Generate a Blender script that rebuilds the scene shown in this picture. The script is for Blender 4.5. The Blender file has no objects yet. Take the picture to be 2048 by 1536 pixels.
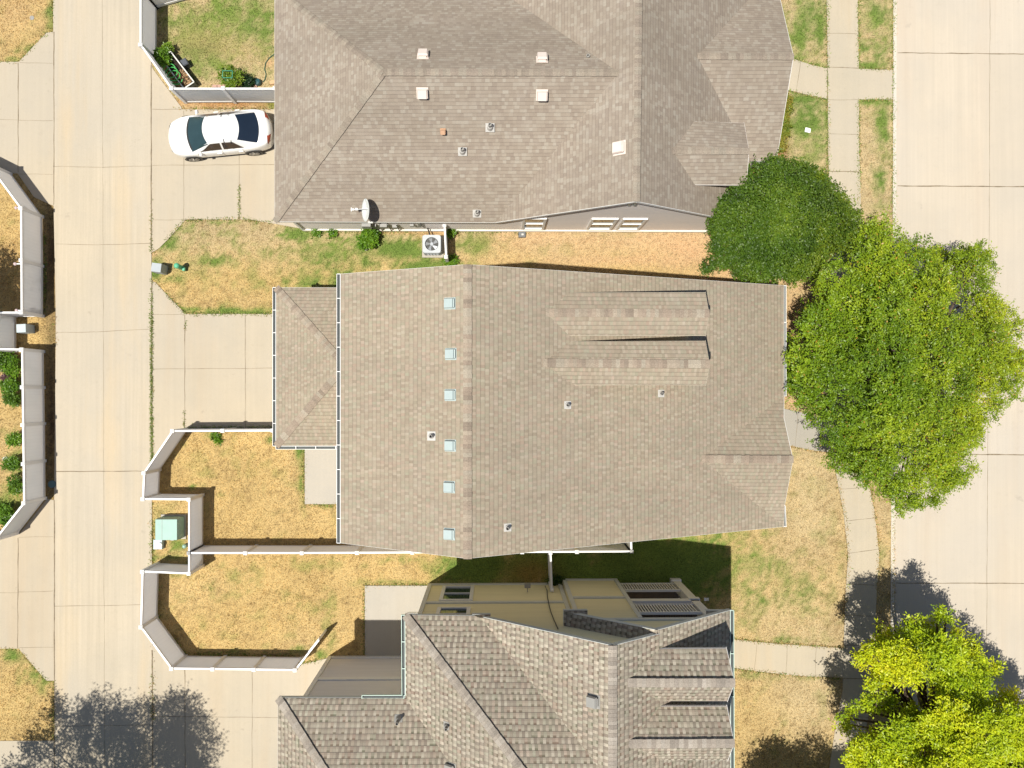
import bpy, bmesh, math, random
import numpy as np
from mathutils import Vector, Matrix, Quaternion
random.seed(7); RNG = np.random.default_rng(11)
C = bpy.context.scene.collection
R = math.radians

# ------------------------------------------------------------------ camera, sky, sun, exposure
CAM_H = 40.0; FPX = 1760.0
cam = bpy.data.cameras.new('camera'); camo = bpy.data.objects.new('camera', cam); C.objects.link(camo)
cam.sensor_width = 36; cam.lens = FPX / 2048 * 36; cam.clip_end = 3000
dn = Vector(((990 - 1024) / FPX, -(788 - 768) / FPX, -1)).normalized()
QC = dn.rotation_difference(Vector((0, 0, -1)))
camo.rotation_mode = 'QUATERNION'; camo.rotation_quaternion = QC; camo.location = (0, 0, CAM_H)
bpy.context.scene.camera = camo
SHX, SHY, SHL = 0.848, 0.530, 0.300       # shadow direction on the ground and length per metre of height
SUN_EL = math.atan(1 / SHL)
w = bpy.data.worlds.new('World'); bpy.context.scene.world = w; w.use_nodes = True
nt = w.node_tree; sky = nt.nodes.new('ShaderNodeTexSky'); sky.sky_type = 'NISHITA'; sky.sun_disc = False
sky.sun_elevation = SUN_EL; sky.sun_rotation = math.atan2(-SHX, -SHY); sky.air_density = 1.0; sky.dust_density = 1.2
nt.links.new(sky.outputs[0], nt.nodes['Background'].inputs[0]); nt.nodes['Background'].inputs[1].default_value = 0.063
sl = bpy.data.lights.new('sun', 'SUN'); sl.energy = 4.7; sl.angle = R(0.5); sl.color = (1.0, 0.965, 0.875)
so = bpy.data.objects.new('sun', sl); C.objects.link(so)
so.rotation_mode = 'QUATERNION'
so.rotation_quaternion = Vector((0, 0, -1)).rotation_difference(Vector((SHX * SHL, SHY * SHL, -1)).normalized())
vs = bpy.context.scene.view_settings; vs.view_transform = 'Standard'; vs.look = 'None'; vs.exposure = 0.31; vs.gamma = 1

# ------------------------------------------------------------------ helpers
def ray(px, py):
    return QC @ Vector(((px - 1024) / FPX, -(py - 768) / FPX, -1))
def P(px, py, z=0.0):
    d = ray(px, py); t = (z - CAM_H) / d.z
    return Vector((0, 0, CAM_H)) + d * t
def G(px, py, z=0.0):
    p = P(px, py, 0); return Vector((p.x, p.y, z))
def plane(a, b, c):
    n = (b - a).cross(c - a).normalized(); return (a, n)
def PL(px, py, pl):
    d = ray(px, py); o = Vector((0, 0, CAM_H)); t = (pl[0] - o).dot(pl[1]) / d.dot(pl[1])
    return o + d * t
def zon(x, y, pl):
    a, n = pl; return a.z - (n.x * (x - a.x) + n.y * (y - a.y)) / n.z
def X3(p, z): return Vector((p.x, p.y, z))

class MB:
    def __init__(s): s.v = []; s.f = []; s.uv = []; s.col = []
    def poly(s, pts, uv=None, col=None):
        i = len(s.v); s.v += [tuple(p) for p in pts]; s.f.append(tuple(range(i, i + len(pts))))
        s.uv.append(uv or [(p[0], p[1]) for p in pts]); s.col.append(col or (1, 1, 1)); return s
    def box(s, c, sx, sy, sz, rz=0, col=None, taper=1.0):
        c = Vector(c); m = Matrix.Rotation(rz, 3, 'Z'); p = []
        for z, k in ((0, 1), (sz, taper)):
            for x, y in ((-1, -1), (1, -1), (1, 1), (-1, 1)):
                p.append(c + m @ Vector((x * sx / 2 * k, y * sy / 2 * k, z)))
        for q in ((3, 2, 1, 0), (4, 5, 6, 7), (0, 1, 5, 4), (1, 2, 6, 5), (2, 3, 7, 6), (3, 0, 4, 7)):
            s.poly([p[k] for k in q], col=col)
        return s
    def bar(s, a, b, wd, ht, col=None, up=(0, 0, 1)):
        a = Vector(a); b = Vector(b); d = (b - a)
        if d.length < 1e-6: return s
        d.normalize(); up = Vector(up); sd = d.cross(up)
        if sd.length < 1e-4: sd = d.cross(Vector((1, 0, 0)))
        sd.normalize(); u = sd.cross(d).normalized()
        p = [q + sd * (x * wd / 2) + u * (y * ht / 2) for q in (a, b) for x, y in ((-1, -1), (1, -1), (1, 1), (-1, 1))]
        for q in ((0, 1, 2, 3), (7, 6, 5, 4), (0, 4, 5, 1), (1, 5, 6, 2), (2, 6, 7, 3), (3, 7, 4, 0)):
            s.poly([p[k] for k in q], col=col)
        return s
    def tube(s, pts, r, n=8, col=None, caps=True):
        pts = [Vector(p) for p in pts]; rr = r if isinstance(r, (list, tuple)) else [r] * len(pts); rings = []
        for i, p in enumerate(pts):
            d = (pts[min(i + 1, len(pts) - 1)] - pts[max(i - 1, 0)]).normalized()
            a = d.cross(Vector((0, 0, 1)));  a = a if a.length > .05 else d.cross(Vector((1, 0, 0)))
            a.normalize(); b = d.cross(a).normalized()
            rings.append([p + (a * math.cos(t) + b * math.sin(t)) * rr[i] for t in [k * 2 * math.pi / n for k in range(n)]])
        for i in range(len(rings) - 1):
            for k in range(n):
                s.poly([rings[i][k], rings[i][(k + 1) % n], rings[i + 1][(k + 1) % n], rings[i + 1][k]], col=col)
        if caps: s.poly(rings[0][::-1], col=col); s.poly(rings[-1], col=col)
        return s
    def prism(s, pts, z0, z1, col=None):
        t = [Vector((p[0], p[1], z1)) for p in pts]; b = [Vector((p[0], p[1], z0)) for p in pts]
        ar = sum(pts[i][0] * pts[(i + 1) % len(pts)][1] - pts[(i + 1) % len(pts)][0] * pts[i][1] for i in range(len(pts)))
        if ar < 0: t.reverse(); b.reverse()
        s.poly(t, col=col); s.poly(b[::-1], col=col); n = len(t)
        for i in range(n): s.poly([b[i], b[(i + 1) % n], t[(i + 1) % n], t[i]], col=col)
        return s
    def grid(s, fn, nu, nv, col=None):
        g = [[Vector(fn(i / nu, j / nv)) for j in range(nv + 1)] for i in range(nu + 1)]
        base = len(s.v); s.v += [tuple(p) for r in g for p in r]
        for i in range(nu):
            for j in range(nv):
                a = base + i * (nv + 1) + j
                s.f.append((a, a + 1, a + nv + 2, a + nv + 1))
                s.uv.append([(i / nu, j / nv)] * 4); s.col.append(col or (1, 1, 1))
        return s
    def build(s, name, m, parent=None, smooth=False, bevel=0, sub=0):
        me = bpy.data.meshes.new(name); me.from_pydata(s.v, [], s.f)
        ul = me.uv_layers.new(name='UVMap'); flat = [c for f in s.uv for q in f for c in q]; ul.data.foreach_set('uv', flat)
        ca = me.attributes.new('col', 'FLOAT_COLOR', 'FACE')
        ca.data.foreach_set('color', [x for c in s.col for x in (c[0], c[1], c[2], 1.0)])
        me.materials.append(m); me.validate()
        if smooth: me.polygons.foreach_set('use_smooth', [True] * len(me.polygons))
        o = bpy.data.objects.new(name, me); C.objects.link(o)
        if bevel:
            b = o.modifiers.new('b', 'BEVEL'); b.width = bevel; b.segments = 2; b.limit_method = 'ANGLE'
            wl = None
        if sub:
            b = o.modifiers.new('s', 'SUBSURF'); b.levels = sub; b.render_levels = sub
        if parent:
            o.parent = parent; o.matrix_parent_inverse = parent.matrix_basis.inverted()
        return o
def weld(o, d=1e-4):
    bm = bmesh.new(); bm.from_mesh(o.data); bmesh.ops.remove_doubles(bm, verts=bm.verts, dist=d)
    bmesh.ops.recalc_face_normals(bm, faces=bm.faces); bm.to_mesh(o.data); bm.free(); return o
def tag(o, label=None, cat=None, group=None, kind=None):
    if label: o['label'] = label
    if cat: o['category'] = cat
    if group: o['group'] = group
    if kind: o['kind'] = kind
    return o
def thing(name, loc, label, cat, group=None, rz=0):
    o = bpy.data.objects.new(name, None); o.empty_display_size = .3; C.objects.link(o); o.location = loc; o.rotation_euler.z = rz
    return tag(o, label, cat, group)
def relink(o, parent):          # part built in local coordinates of its thing
    o.parent = parent; o.matrix_parent_inverse = Matrix.Identity(4); return o

def fast_mesh(name, co, nper, col, m, parent=None, smooth=False):
    """co: (n*nper,3) verts, nper verts per face, col: (n,3)"""
    n = len(co) // nper; me = bpy.data.meshes.new(name)
    me.vertices.add(len(co)); me.vertices.foreach_set('co', co.astype(np.float32).ravel())
    me.loops.add(len(co)); me.loops.foreach_set('vertex_index', np.arange(len(co), dtype=np.int32))
    me.polygons.add(n); me.polygons.foreach_set('loop_start', np.arange(0, len(co), nper, dtype=np.int32))
    me.polygons.foreach_set('loop_total', np.full(n, nper, dtype=np.int32))
    me.update(); me.validate()
    ca = me.attributes.new('col', 'FLOAT_COLOR', 'FACE')
    ca.data.foreach_set('color', np.concatenate([col, np.ones((n, 1))], 1).astype(np.float32).ravel())
    me.materials.append(m); o = bpy.data.objects.new(name, me); C.objects.link(o)
    if parent: o.parent = parent; o.matrix_parent_inverse = parent.matrix_basis.inverted()
    return o

# ------------------------------------------------------------------ numpy noise and point-in-polygon
def vnoise(x, y, seed=0):
    xi = np.floor(x).astype(np.int64); yi = np.floor(y).astype(np.int64); fx = x - xi; fy = y - yi
    fx = fx * fx * (3 - 2 * fx); fy = fy * fy * (3 - 2 * fy)
    def h(a, b):
        n = (a * 374761393 + b * 668265263 + seed * 974711) & 0x7fffffff
        n = ((n ^ (n >> 13)) * 1274126177) & 0x7fffffff
        return ((n ^ (n >> 16)) & 0xffff) / 65535.0
    return (h(xi, yi) * (1 - fx) + h(xi + 1, yi) * fx) * (1 - fy) + (h(xi, yi + 1) * (1 - fx) + h(xi + 1, yi + 1) * fx) * fy
def fbm(x, y, seed=0, o=4):
    r = 0; a = .5; t = 0
    for k in range(o): r = r + a * vnoise(x * 2 ** k, y * 2 ** k, seed + k * 17); t += a; a *= .55
    return r / t
def inpoly(x, y, poly):
    ins = np.zeros(len(x), bool); n = len(poly); j = n - 1
    for i in range(n):
        xi, yi = poly[i]; xj, yj = poly[j]
        c = ((yi > y) != (yj > y)) & (x < (xj - xi) * (y - yi) / ((yj - yi) + 1e-12) + xi)
        ins ^= c; j = i
    return ins

# ------------------------------------------------------------------ materials
def newmat(name):
    m = bpy.data.materials.new(name); m.use_nodes = True; n = m.node_tree.nodes; return m, n, m.node_tree.links, n['Principled BSDF']
def N(n, t, **kw):
    o = n.new(t)
    for k, v in kw.items(): setattr(o, k, v)
    return o
def mth(n, l, op, a, b=None, c=None):
    o = n.new('ShaderNodeMath'); o.operation = op
    for i, q in enumerate((a, b, c)):
        if q is None: continue
        if isinstance(q, (int, float)): o.inputs[i].default_value = q
        else: l.new(q, o.inputs[i])
    return o.outputs[0]
def mixc(n, l, f, a, b, mode='MIX'):
    o = n.new('ShaderNodeMix'); o.data_type = 'RGBA'; o.blend_type = mode
    for i, q in ((0, f), (6, a), (7, b)):
        if isinstance(q, (int, float)): o.inputs[i].default_value = q
        elif isinstance(q, (tuple, list)): o.inputs[i].default_value = (*q[:3], 1)
        else: l.new(q, o.inputs[i])
    return o.outputs[2]
def noise(n, l, vec, scale, detail=4, rough=.6):
    o = n.new('ShaderNodeTexNoise'); o.inputs['Scale'].default_value = scale; o.inputs['Detail'].default_value = detail
    o.inputs['Roughness'].default_value = rough; l.new(vec, o.inputs['Vector']); return o.outputs[0]
def ramp(n, l, f, stops):
    o = n.new('ShaderNodeValToRGB'); l.new(f, o.inputs[0]); e = o.color_ramp.elements
    while len(e) < len(stops): e.new(.5)
    for k, (p, c) in enumerate(stops):
        e[k].position = p; e[k].color = (*c, 1) if not isinstance(c, (int, float)) else (c, c, c, 1)
    return o.outputs[0]
def stretch(n, l, vec, sx, sy, sz=1):
    o = n.new('ShaderNodeMapping'); o.inputs['Scale'].default_value = (sx, sy, sz); l.new(vec, o.inputs[0]); return o.outputs[0]
def bump(n, l, h, b, dist, strength=1.0):
    o = n.new('ShaderNodeBump'); o.inputs['Distance'].default_value = dist; o.inputs['Strength'].default_value = strength
    l.new(h, o.inputs['Height']); l.new(o.outputs[0], b.inputs['Normal'])
def simple(name, col, rough=.6, metal=0, var=.06, vscale=3, spec=.4, bmp=0):
    m, n, l, b = newmat(name); g = N(n, 'ShaderNodeNewGeometry').outputs[0]
    nz = noise(n, l, g, vscale, 5)
    c = mixc(n, l, nz, tuple(x * (1 - var * 2) for x in col), tuple(min(1, x * (1 + var * 2)) for x in col))
    l.new(c, b.inputs['Base Color']); b.inputs['Roughness'].default_value = rough; b.inputs['Metallic'].default_value = metal
    b.inputs['Specular IOR Level'].default_value = spec
    if bmp: bump(n, l, noise(n, l, g, 60, 3), b, bmp)
    return m

def concrete(name, col, streak=.5, axis='y', tint=(.62, .42, .24), amt=.25, cell=None):
    m, n, l, b = newmat(name); g = N(n, 'ShaderNodeNewGeometry').outputs[0]
    s1 = noise(n, l, stretch(n, l, g, 6, .12) if axis == 'y' else stretch(n, l, g, .12, 6), 1.0, 4)
    s2 = noise(n, l, g, .35, 5, .6); s3 = noise(n, l, g, 3.0, 6, .7); s4 = noise(n, l, g, 45, 3, .7)
    s5 = noise(n, l, stretch(n, l, g, 1.0, .12) if axis == 'y' else stretch(n, l, g, .12, 1.0), .55, 5, .6)
    c = mixc(n, l, ramp(n, l, s1, [(.35, 0.0), (.65, 1.0)]), tuple(x * (1 - .10 * streak) for x in col), tuple(x * (1 + .08 * streak) for x in col))
    c = mixc(n, l, ramp(n, l, s2, [(.42, 0.0), (.7, .5)]), c, (col[0] * .80, col[1] * .84, col[2] * .90)); s6 = noise(n, l, g, .13, 3, .5); c = mixc(n, l, ramp(n, l, s6, [(.45, 0.0), (.62, .4)]), c, (col[0] * .90, col[1] * .95, col[2] * 1.06))
    c = mixc(n, l, mth(n, l, 'MULTIPLY', ramp(n, l, s5, [(.52, 0.0), (.72, 1.0)]), amt), c, tint)
    c = mixc(n, l, ramp(n, l, s3, [(.56, 0.0), (.8, .30)]), c, tuple(x * .70 for x in col))
    c = mixc(n, l, ramp(n, l, s4, [(.3, .22), (.55, 0.0)]), c, tuple(x * .6 for x in col))
    c = mixc(n, l, ramp(n, l, s4, [(.55, 0.0), (.8, .25)]), c, tuple(min(1, x * 1.35) for x in col))
    if cell:
        sp = N(n, 'ShaderNodeSeparateXYZ'); l.new(g, sp.inputs[0]); cx_ = mth(n, l, 'FLOOR', mth(n, l, 'DIVIDE', mth(n, l, 'SUBTRACT', sp.outputs[0], cell[0]), cell[1])); cy_ = mth(n, l, 'FLOOR', mth(n, l, 'DIVIDE', mth(n, l, 'SUBTRACT', sp.outputs[1], cell[2]), cell[3]))
        cb_ = N(n, 'ShaderNodeCombineXYZ'); l.new(cx_, cb_.inputs[0]); l.new(cy_, cb_.inputs[1]); wn = N(n, 'ShaderNodeTexWhiteNoise', noise_dimensions='2D'); l.new(cb_.outputs[0], wn.inputs['Vector'])
        c = mixc(n, l, mth(n, l, 'MULTIPLY', wn.outputs[0], .55), c, (col[0] * .84, col[1] * .84, col[2] * .83))
    sc_ = noise(n, l, g, 2.2, 2, .5); so_ = noise(n, l, g, .9, 4, .8)
    c = mixc(n, l, ramp(n, l, so_, [(.66, 0.0), (.72, .28)]), c, (col[0] * .55, col[1] * .55, col[2] * .58))
    l.new(c, b.inputs['Base Color']); b.inputs['Roughness'].default_value = .9; b.inputs['Specular IOR Level'].default_value = .2
    bump(n, l, s4, b, .004)
    return m

def shingles(name, tones, expo=.145, tab=.17, dash=0.0, line=.45, bumpd=.010, lowdark=.0, wobk=1.6, par=0.0):
    m, n, l, b = newmat(name); uv = N(n, 'ShaderNodeUVMap', uv_map='UVMap').outputs[0]
    g = N(n, 'ShaderNodeNewGeometry').outputs[0]
    sp = N(n, 'ShaderNodeSeparateXYZ'); l.new(uv, sp.inputs[0])
    v = mth(n, l, 'DIVIDE', sp.outputs[1], expo); row = mth(n, l, 'FLOOR', v); fr = mth(n, l, 'FRACT', v)
    wr = N(n, 'ShaderNodeTexWhiteNoise', noise_dimensions='1D'); l.new(row, wr.inputs['W'])
    u = mth(n, l, 'ADD', mth(n, l, 'DIVIDE', sp.outputs[0], tab), mth(n, l, 'MULTIPLY', wr.outputs[0], 9.0))
    # wobble the tab widths
    cu = N(n, 'ShaderNodeCombineXYZ'); l.new(u, cu.inputs[0]); l.new(row, cu.inputs[1])
    wob = noise(n, l, cu.outputs[0], .55, 1)
    u = mth(n, l, 'ADD', u, mth(n, l, 'MULTIPLY', wob, wobk))
    tb = mth(n, l, 'FLOOR', u); fu = mth(n, l, 'FRACT', u)
    cc = N(n, 'ShaderNodeCombineXYZ'); l.new(tb, cc.inputs[0]); l.new(row, cc.inputs[1])
    wn = N(n, 'ShaderNodeTexWhiteNoise', noise_dimensions='2D'); l.new(cc.outputs[0], wn.inputs['Vector'])
    tv = wn.outputs[0]
    if par: tv = mth(n, l, 'ADD', mth(n, l, 'MULTIPLY', tv, 1 - par), mth(n, l, 'MULTIPLY', mth(n, l, 'FLOORED_MODULO', tb, 2.0), par))
    c = ramp(n, l, tv, tones)
    cr = n[-1] if False else None
    big = noise(n, l, stretch(n, l, g, .45, 1.3), .3, 5, .6); mid = noise(n, l, g, 1.3, 4, .6); fine = noise(n, l, g, 60, 2, .7)
    c = mixc(n, l, ramp(n, l, big, [(.36, .38), (.6, 0.0)]), c, (.21, .175, .135))
    c = mixc(n, l, ramp(n, l, mid, [(.5, 0.0), (.75, .16)]), c, (.40, .36, .33))
    c = mixc(n, l, ramp(n, l, fine, [(.35, .25), (.6, 0.0)]), c, (.16, .13, .11))
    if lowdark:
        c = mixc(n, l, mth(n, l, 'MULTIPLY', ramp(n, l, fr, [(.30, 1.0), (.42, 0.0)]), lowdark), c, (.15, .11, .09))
    # shadow under each course edge painted dark; thin joint line between tabs
    ln = mth(n, l, 'MULTIPLY', ramp(n, l, fr, [(.86, 0.0), (.97, 1.0)]), line)
    if dash:  # shade below thick tabs, painted into the colour as dark dashes
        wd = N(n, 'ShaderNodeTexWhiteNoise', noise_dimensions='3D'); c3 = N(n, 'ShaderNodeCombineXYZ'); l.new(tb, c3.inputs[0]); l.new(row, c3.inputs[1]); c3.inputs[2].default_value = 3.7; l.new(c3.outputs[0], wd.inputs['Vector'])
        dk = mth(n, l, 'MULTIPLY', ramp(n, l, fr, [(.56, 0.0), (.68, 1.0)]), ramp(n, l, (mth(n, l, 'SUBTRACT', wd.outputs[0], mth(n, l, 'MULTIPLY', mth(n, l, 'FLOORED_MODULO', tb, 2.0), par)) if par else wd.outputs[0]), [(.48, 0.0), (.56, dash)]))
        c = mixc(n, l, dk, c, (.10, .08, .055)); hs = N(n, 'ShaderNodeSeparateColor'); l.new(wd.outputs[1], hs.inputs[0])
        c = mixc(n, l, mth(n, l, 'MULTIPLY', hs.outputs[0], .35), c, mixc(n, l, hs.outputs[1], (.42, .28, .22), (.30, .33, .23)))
    c = mixc(n, l, ln, c, (.05, .04, .035))
    le = mth(n, l, 'MULTIPLY', ramp(n, l, fu, [(.0, 1.0), (.09, 0.0)]), line * .45)
    c = mixc(n, l, le, c, (.09, .07, .06))
    l.new(c, b.inputs['Base Color']); b.inputs['Roughness'].default_value = .92; b.inputs['Specular IOR Level'].default_value = .25
    h = mth(n, l, 'ADD', mth(n, l, 'SUBTRACT', 1.0, fr), mth(n, l, 'MULTIPLY', wn.outputs[0], .35))
    h = mth(n, l, 'ADD', h, mth(n, l, 'MULTIPLY', fine, .25))
    bump(n, l, h, b, bumpd)
    return m

def colmat(name, rough=.7, mult=1.0, trans=0.0, spec=.3, noise_amt=.15, nscale=30):
    m, n, l, b = newmat(name); a = N(n, 'ShaderNodeAttribute', attribute_name='col')
    g = N(n, 'ShaderNodeNewGeometry').outputs[0]; nz = noise(n, l, g, nscale, 3)
    c = mixc(n, l, 1.0, a.outputs['Color'], ramp(n, l, nz, [(.3, mult * (1 - noise_amt)), (.7, mult * (1 + noise_amt))]), 'MULTIPLY')
    l.new(c, b.inputs['Base Color']); b.inputs['Roughness'].default_value = rough; b.inputs['Specular IOR Level'].default_value = spec
    if trans:
        t = N(n, 'ShaderNodeBsdfTranslucent'); mx = N(n, 'ShaderNodeMixShader'); mx.inputs[0].default_value = trans
        c2 = mixc(n, l, 1.0, c, (1.25, 1.15, .5), 'MULTIPLY'); l.new(c2, t.inputs[0])
        l.new(b.outputs[0], mx.inputs[1]); l.new(t.outputs[0], mx.inputs[2]); l.new(mx.outputs[0], n['Material Output'].inputs[0])
    return m

def siding(name, col, pitch=.15, depth=.012):
    m, n, l, b = newmat(name); g = N(n, 'ShaderNodeNewGeometry').outputs[0]
    sp = N(n, 'ShaderNodeSeparateXYZ'); l.new(g, sp.inputs[0])
    fr = mth(n, l, 'FRACT', mth(n, l, 'DIVIDE', sp.outputs[2], pitch))
    nz = noise(n, l, stretch(n, l, g, .4, .4, 5), 1, 4)
    c = mixc(n, l, nz, tuple(x * .88 for x in col), tuple(x * 1.08 for x in col))
    c = mixc(n, l, ramp(n, l, fr, [(.86, 0.0), (.97, .5)]), c, tuple(x * .4 for x in col))
    l.new(c, b.inputs['Base Color']); b.inputs['Roughness'].default_value = .75
    bump(n, l, mth(n, l, 'SUBTRACT', 1.0, fr), b, depth)
    return m

def vinyl_boards(name, col, pitch=.15):
    m, n, l, b = newmat(name); uv = N(n, 'ShaderNodeUVMap', uv_map='UVMap').outputs[0]; g = N(n, 'ShaderNodeNewGeometry').outputs[0]
    sp = N(n, 'ShaderNodeSeparateXYZ'); l.new(uv, sp.inputs[0])
    fr = mth(n, l, 'FRACT', mth(n, l, 'DIVIDE', sp.outputs[0], pitch))
    gr = ramp(n, l, fr, [(.0, 1.0), (.07, 0.0), (.93, 0.0), (1.0, 1.0)])
    nz = noise(n, l, stretch(n, l, g, 1.5, 1.5, .5), 1.5, 5, .65)
    c = mixc(n, l, ramp(n, l, nz, [(.3, 0.0), (.7, 1.0)]), tuple(x * .86 for x in col), col)
    c = mixc(n, l, mth(n, l, 'MULTIPLY', gr, .35), c, tuple(x * .5 for x in col))
    gz = N(n, 'ShaderNodeSeparateXYZ'); l.new(g, gz.inputs[0])
    dirt = mth(n, l, 'MULTIPLY', ramp(n, l, gz.outputs[2], [(.05, 1.0), (.5, 0.0)]), nz)
    c = mixc(n, l, mth(n, l, 'MULTIPLY', dirt, .6), c, (.38, .30, .2))
    l.new(c, b.inputs['Base Color']); b.inputs['Roughness'].default_value = .5
    bump(n, l, mth(n, l, 'SUBTRACT', 1.0, gr), b, .006)
    t = N(n, 'ShaderNodeBsdfTranslucent'); t.inputs[0].default_value = (.95, .95, .97, 1); mx = N(n, 'ShaderNodeMixShader'); mx.inputs[0].default_value = .6
    l.new(b.outputs[0], mx.inputs[1]); l.new(t.outputs[0], mx.inputs[2]); l.new(mx.outputs[0], n['Material Output'].inputs[0])
    return m

M = {}
M['alley'] = concrete('alley_concrete', (.475, .405, .305), .7, 'y', (.54, .40, .23), .45)
M['drive'] = concrete('drive_concrete', (.455, .388, .292), .3, 'y', (.46, .33, .2), .30)
pj = P(1980, 371); pk = P(1980, 908); M['street'] = concrete('street_concrete', (.52, .45, .36), .6, 'y', (.46, .35, .25), .35, cell=(pj.x, 9.0, pj.y, (pj.y - pk.y) / 2))
M['walk'] = concrete('walk_concrete', (.462, .395, .295), .3, 'y', (.5, .36, .2), .4)
M['walk_grey'] = concrete('walk_grey_concrete', (.36, .325, .27), .3, 'y', (.5, .38, .25), .2)
M['patio'] = concrete('patio_concrete', (.43, .39, .33), .2, 'y', (.40, .34, .26), .3)
M['joint'] = simple('joint', (.21, .165, .11), .95, var=.35, vscale=8)
M['curb'] = concrete('curb_concrete', (.58, .52, .43), .2, 'y', (.5, .34, .22), .3)
def lawnmat():
    m, n, l, b = newmat('lawn_turf'); a = N(n, 'ShaderNodeAttribute', attribute_name='col'); g = N(n, 'ShaderNodeNewGeometry').outputs[0]
    n1 = noise(n, l, g, 6.5, 4, .75); n2 = noise(n, l, g, 15, 3, .8); n3 = noise(n, l, stretch(n, l, g, 1, 1, 1), 34, 2, .8)
    f = mth(n, l, 'MULTIPLY', ramp(n, l, n1, [(.30, .62), (.46, 1.0), (.7, 1.10)]), ramp(n, l, n2, [(.34, .42), (.46, 1.0), (.66, 1.12)]))
    f = mth(n, l, 'MULTIPLY', f, ramp(n, l, n3, [(.35, .72), (.6, 1.16)]))
    c = mixc(n, l, 1.0, a.outputs['Color'], f, 'MULTIPLY'); l.new(c, b.inputs['Base Color']); b.inputs['Roughness'].default_value = .95; b.inputs['Specular IOR Level'].default_value = .1
    bump(n, l, n2, b, .05); return m
M['lawn'] = lawnmat()
M['blades'] = colmat('grass_blades', .8, 1.0, .15, .2, .2, 9)
tA = [(0, (.280, .228, .184)), (.25, (.304, .250, .200)), (.5, (.325, .270, .216)), (.75, (.348, .295, .238)), (1.0, (.385, .340, .280))]
tB = [(0, (0.281, 0.228, 0.164)), (.3, (0.318, 0.260, 0.191)), (.55, (0.350, 0.292, 0.212)), (.8, (0.382, 0.318, 0.239)), (1.0, (0.424, 0.360, 0.276))]
tC = [(0, (0.224, 0.190, 0.151)), (.3, (0.291, 0.246, 0.196)), (.5, (0.358, 0.314, 0.246)), (.75, (0.448, 0.403, 0.319)), (1.0, (0.538, 0.482, 0.386))]
M['roofA'] = shingles('weathered_grey_shingle', tA, .15, .16, line=.28, bumpd=.006)
M['roofB'] = shingles('tan_shingle', tB, .165, .10, line=.34, bumpd=.007, lowdark=.08, dash=.10, wobk=.5, par=.25)
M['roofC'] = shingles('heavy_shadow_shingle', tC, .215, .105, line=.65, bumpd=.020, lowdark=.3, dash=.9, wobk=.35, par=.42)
M['cap'] = colmat('ridge_shingle', .9, 1.0, 0, .2, .2, 25)
M['white'] = simple('white_trim', (.78, .77, .75), .5, var=.03)
M['vinyl'] = vinyl_boards('white_vinyl', (.88, .87, .87))
M['rail'] = simple('white_rail', (.80, .79, .78), .45, var=.03)
M['mint'] = simple('mint_gutter', (.52, .66, .58), .45)
M['gutin'] = simple('gutter_inside', (.05, .06, .06), .6)
M['sidA'] = siding('grey_lap_siding', (.82, .76, .72))
M['sidB'] = siding('tan_lap_siding', (.52, .46, .36))
M['sidC'] = siding('yellow_lap_siding', (.86, .78, .50))
M['sidG'] = siding('grey_garage_siding', (.76, .73, .72))
M['found'] = simple('foundation', (.66, .62, .55), .85)
M['glass'] = simple('window_glass', (.03, .045, .05), .06, var=.2, spec=.45)
M['teal'] = simple('blue_green_vent', (.40, .47, .46), .4, metal=.15)
M['vent_w'] = simple('beige_vent', (.70, .60, .54), .6)
M['vent_g'] = simple('grey_vent', (.30, .29, .27), .5)
M['lead'] = simple('pipe_flashing', (.50, .48, .45), .5)
M['dark'] = simple('dark_plastic', (.03, .03, .03), .5)
M['pvc'] = simple('pvc_pipe', (.17, .16, .15), .6)
M['bark'] = simple('bark', (.12, .085, .06), .9, var=.3, vscale=8, bmp=.02)
M['leafs'] = colmat('tree_leaves', .42, 1.0, .26, .35, .18, 4)
M['leafd'] = colmat('glossy_leaves', .45, 1.0, .22, .28, .15, 4)

# ------------------------------------------------------------------ generic builders
def roof_face(mb, pts, drop=.0):
    pts = [Vector(p) for p in pts]; nrm = Vector((0, 0, 0))
    for i in range(len(pts)):
        a = pts[i]; b = pts[(i + 1) % len(pts)]
        nrm += Vector(((a.y - b.y) * (a.z + b.z), (a.z - b.z) * (a.x + b.x), (a.x - b.x) * (a.y + b.y)))
    nrm.normalize()
    if nrm.z < 0: nrm = -nrm; pts = pts[::-1]
    u = Vector((0, 0, 1)).cross(nrm); u = u.normalized() if u.length > 1e-4 else Vector((1, 0, 0))
    v = nrm.cross(u).normalized()
    # snap to the axes so the courses of one plane run true
    mb.poly(pts, uv=[(p.dot(u) + 50, p.dot(v) + 50) for p in pts])
def roof_under(mb, pts, t=.16):
    pts = [Vector(p) - Vector((0, 0, t)) for p in pts]
    if sum(pts[i].x * pts[(i + 1) % len(pts)].y - pts[(i + 1) % len(pts)].x * pts[i].y for i in range(len(pts))) > 0: pts = pts[::-1]
    mb.poly(pts)
def fascia(mb, a, b, t=.17, lift=-.012, wd=.014):
    a = Vector(a); b = Vector(b); h = Vector((b.x - a.x, b.y - a.y, 0))
    mb.bar(a - Vector((0, 0, t / 2 - lift)), b - Vector((0, 0, t / 2 - lift)), wd, t)
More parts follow.
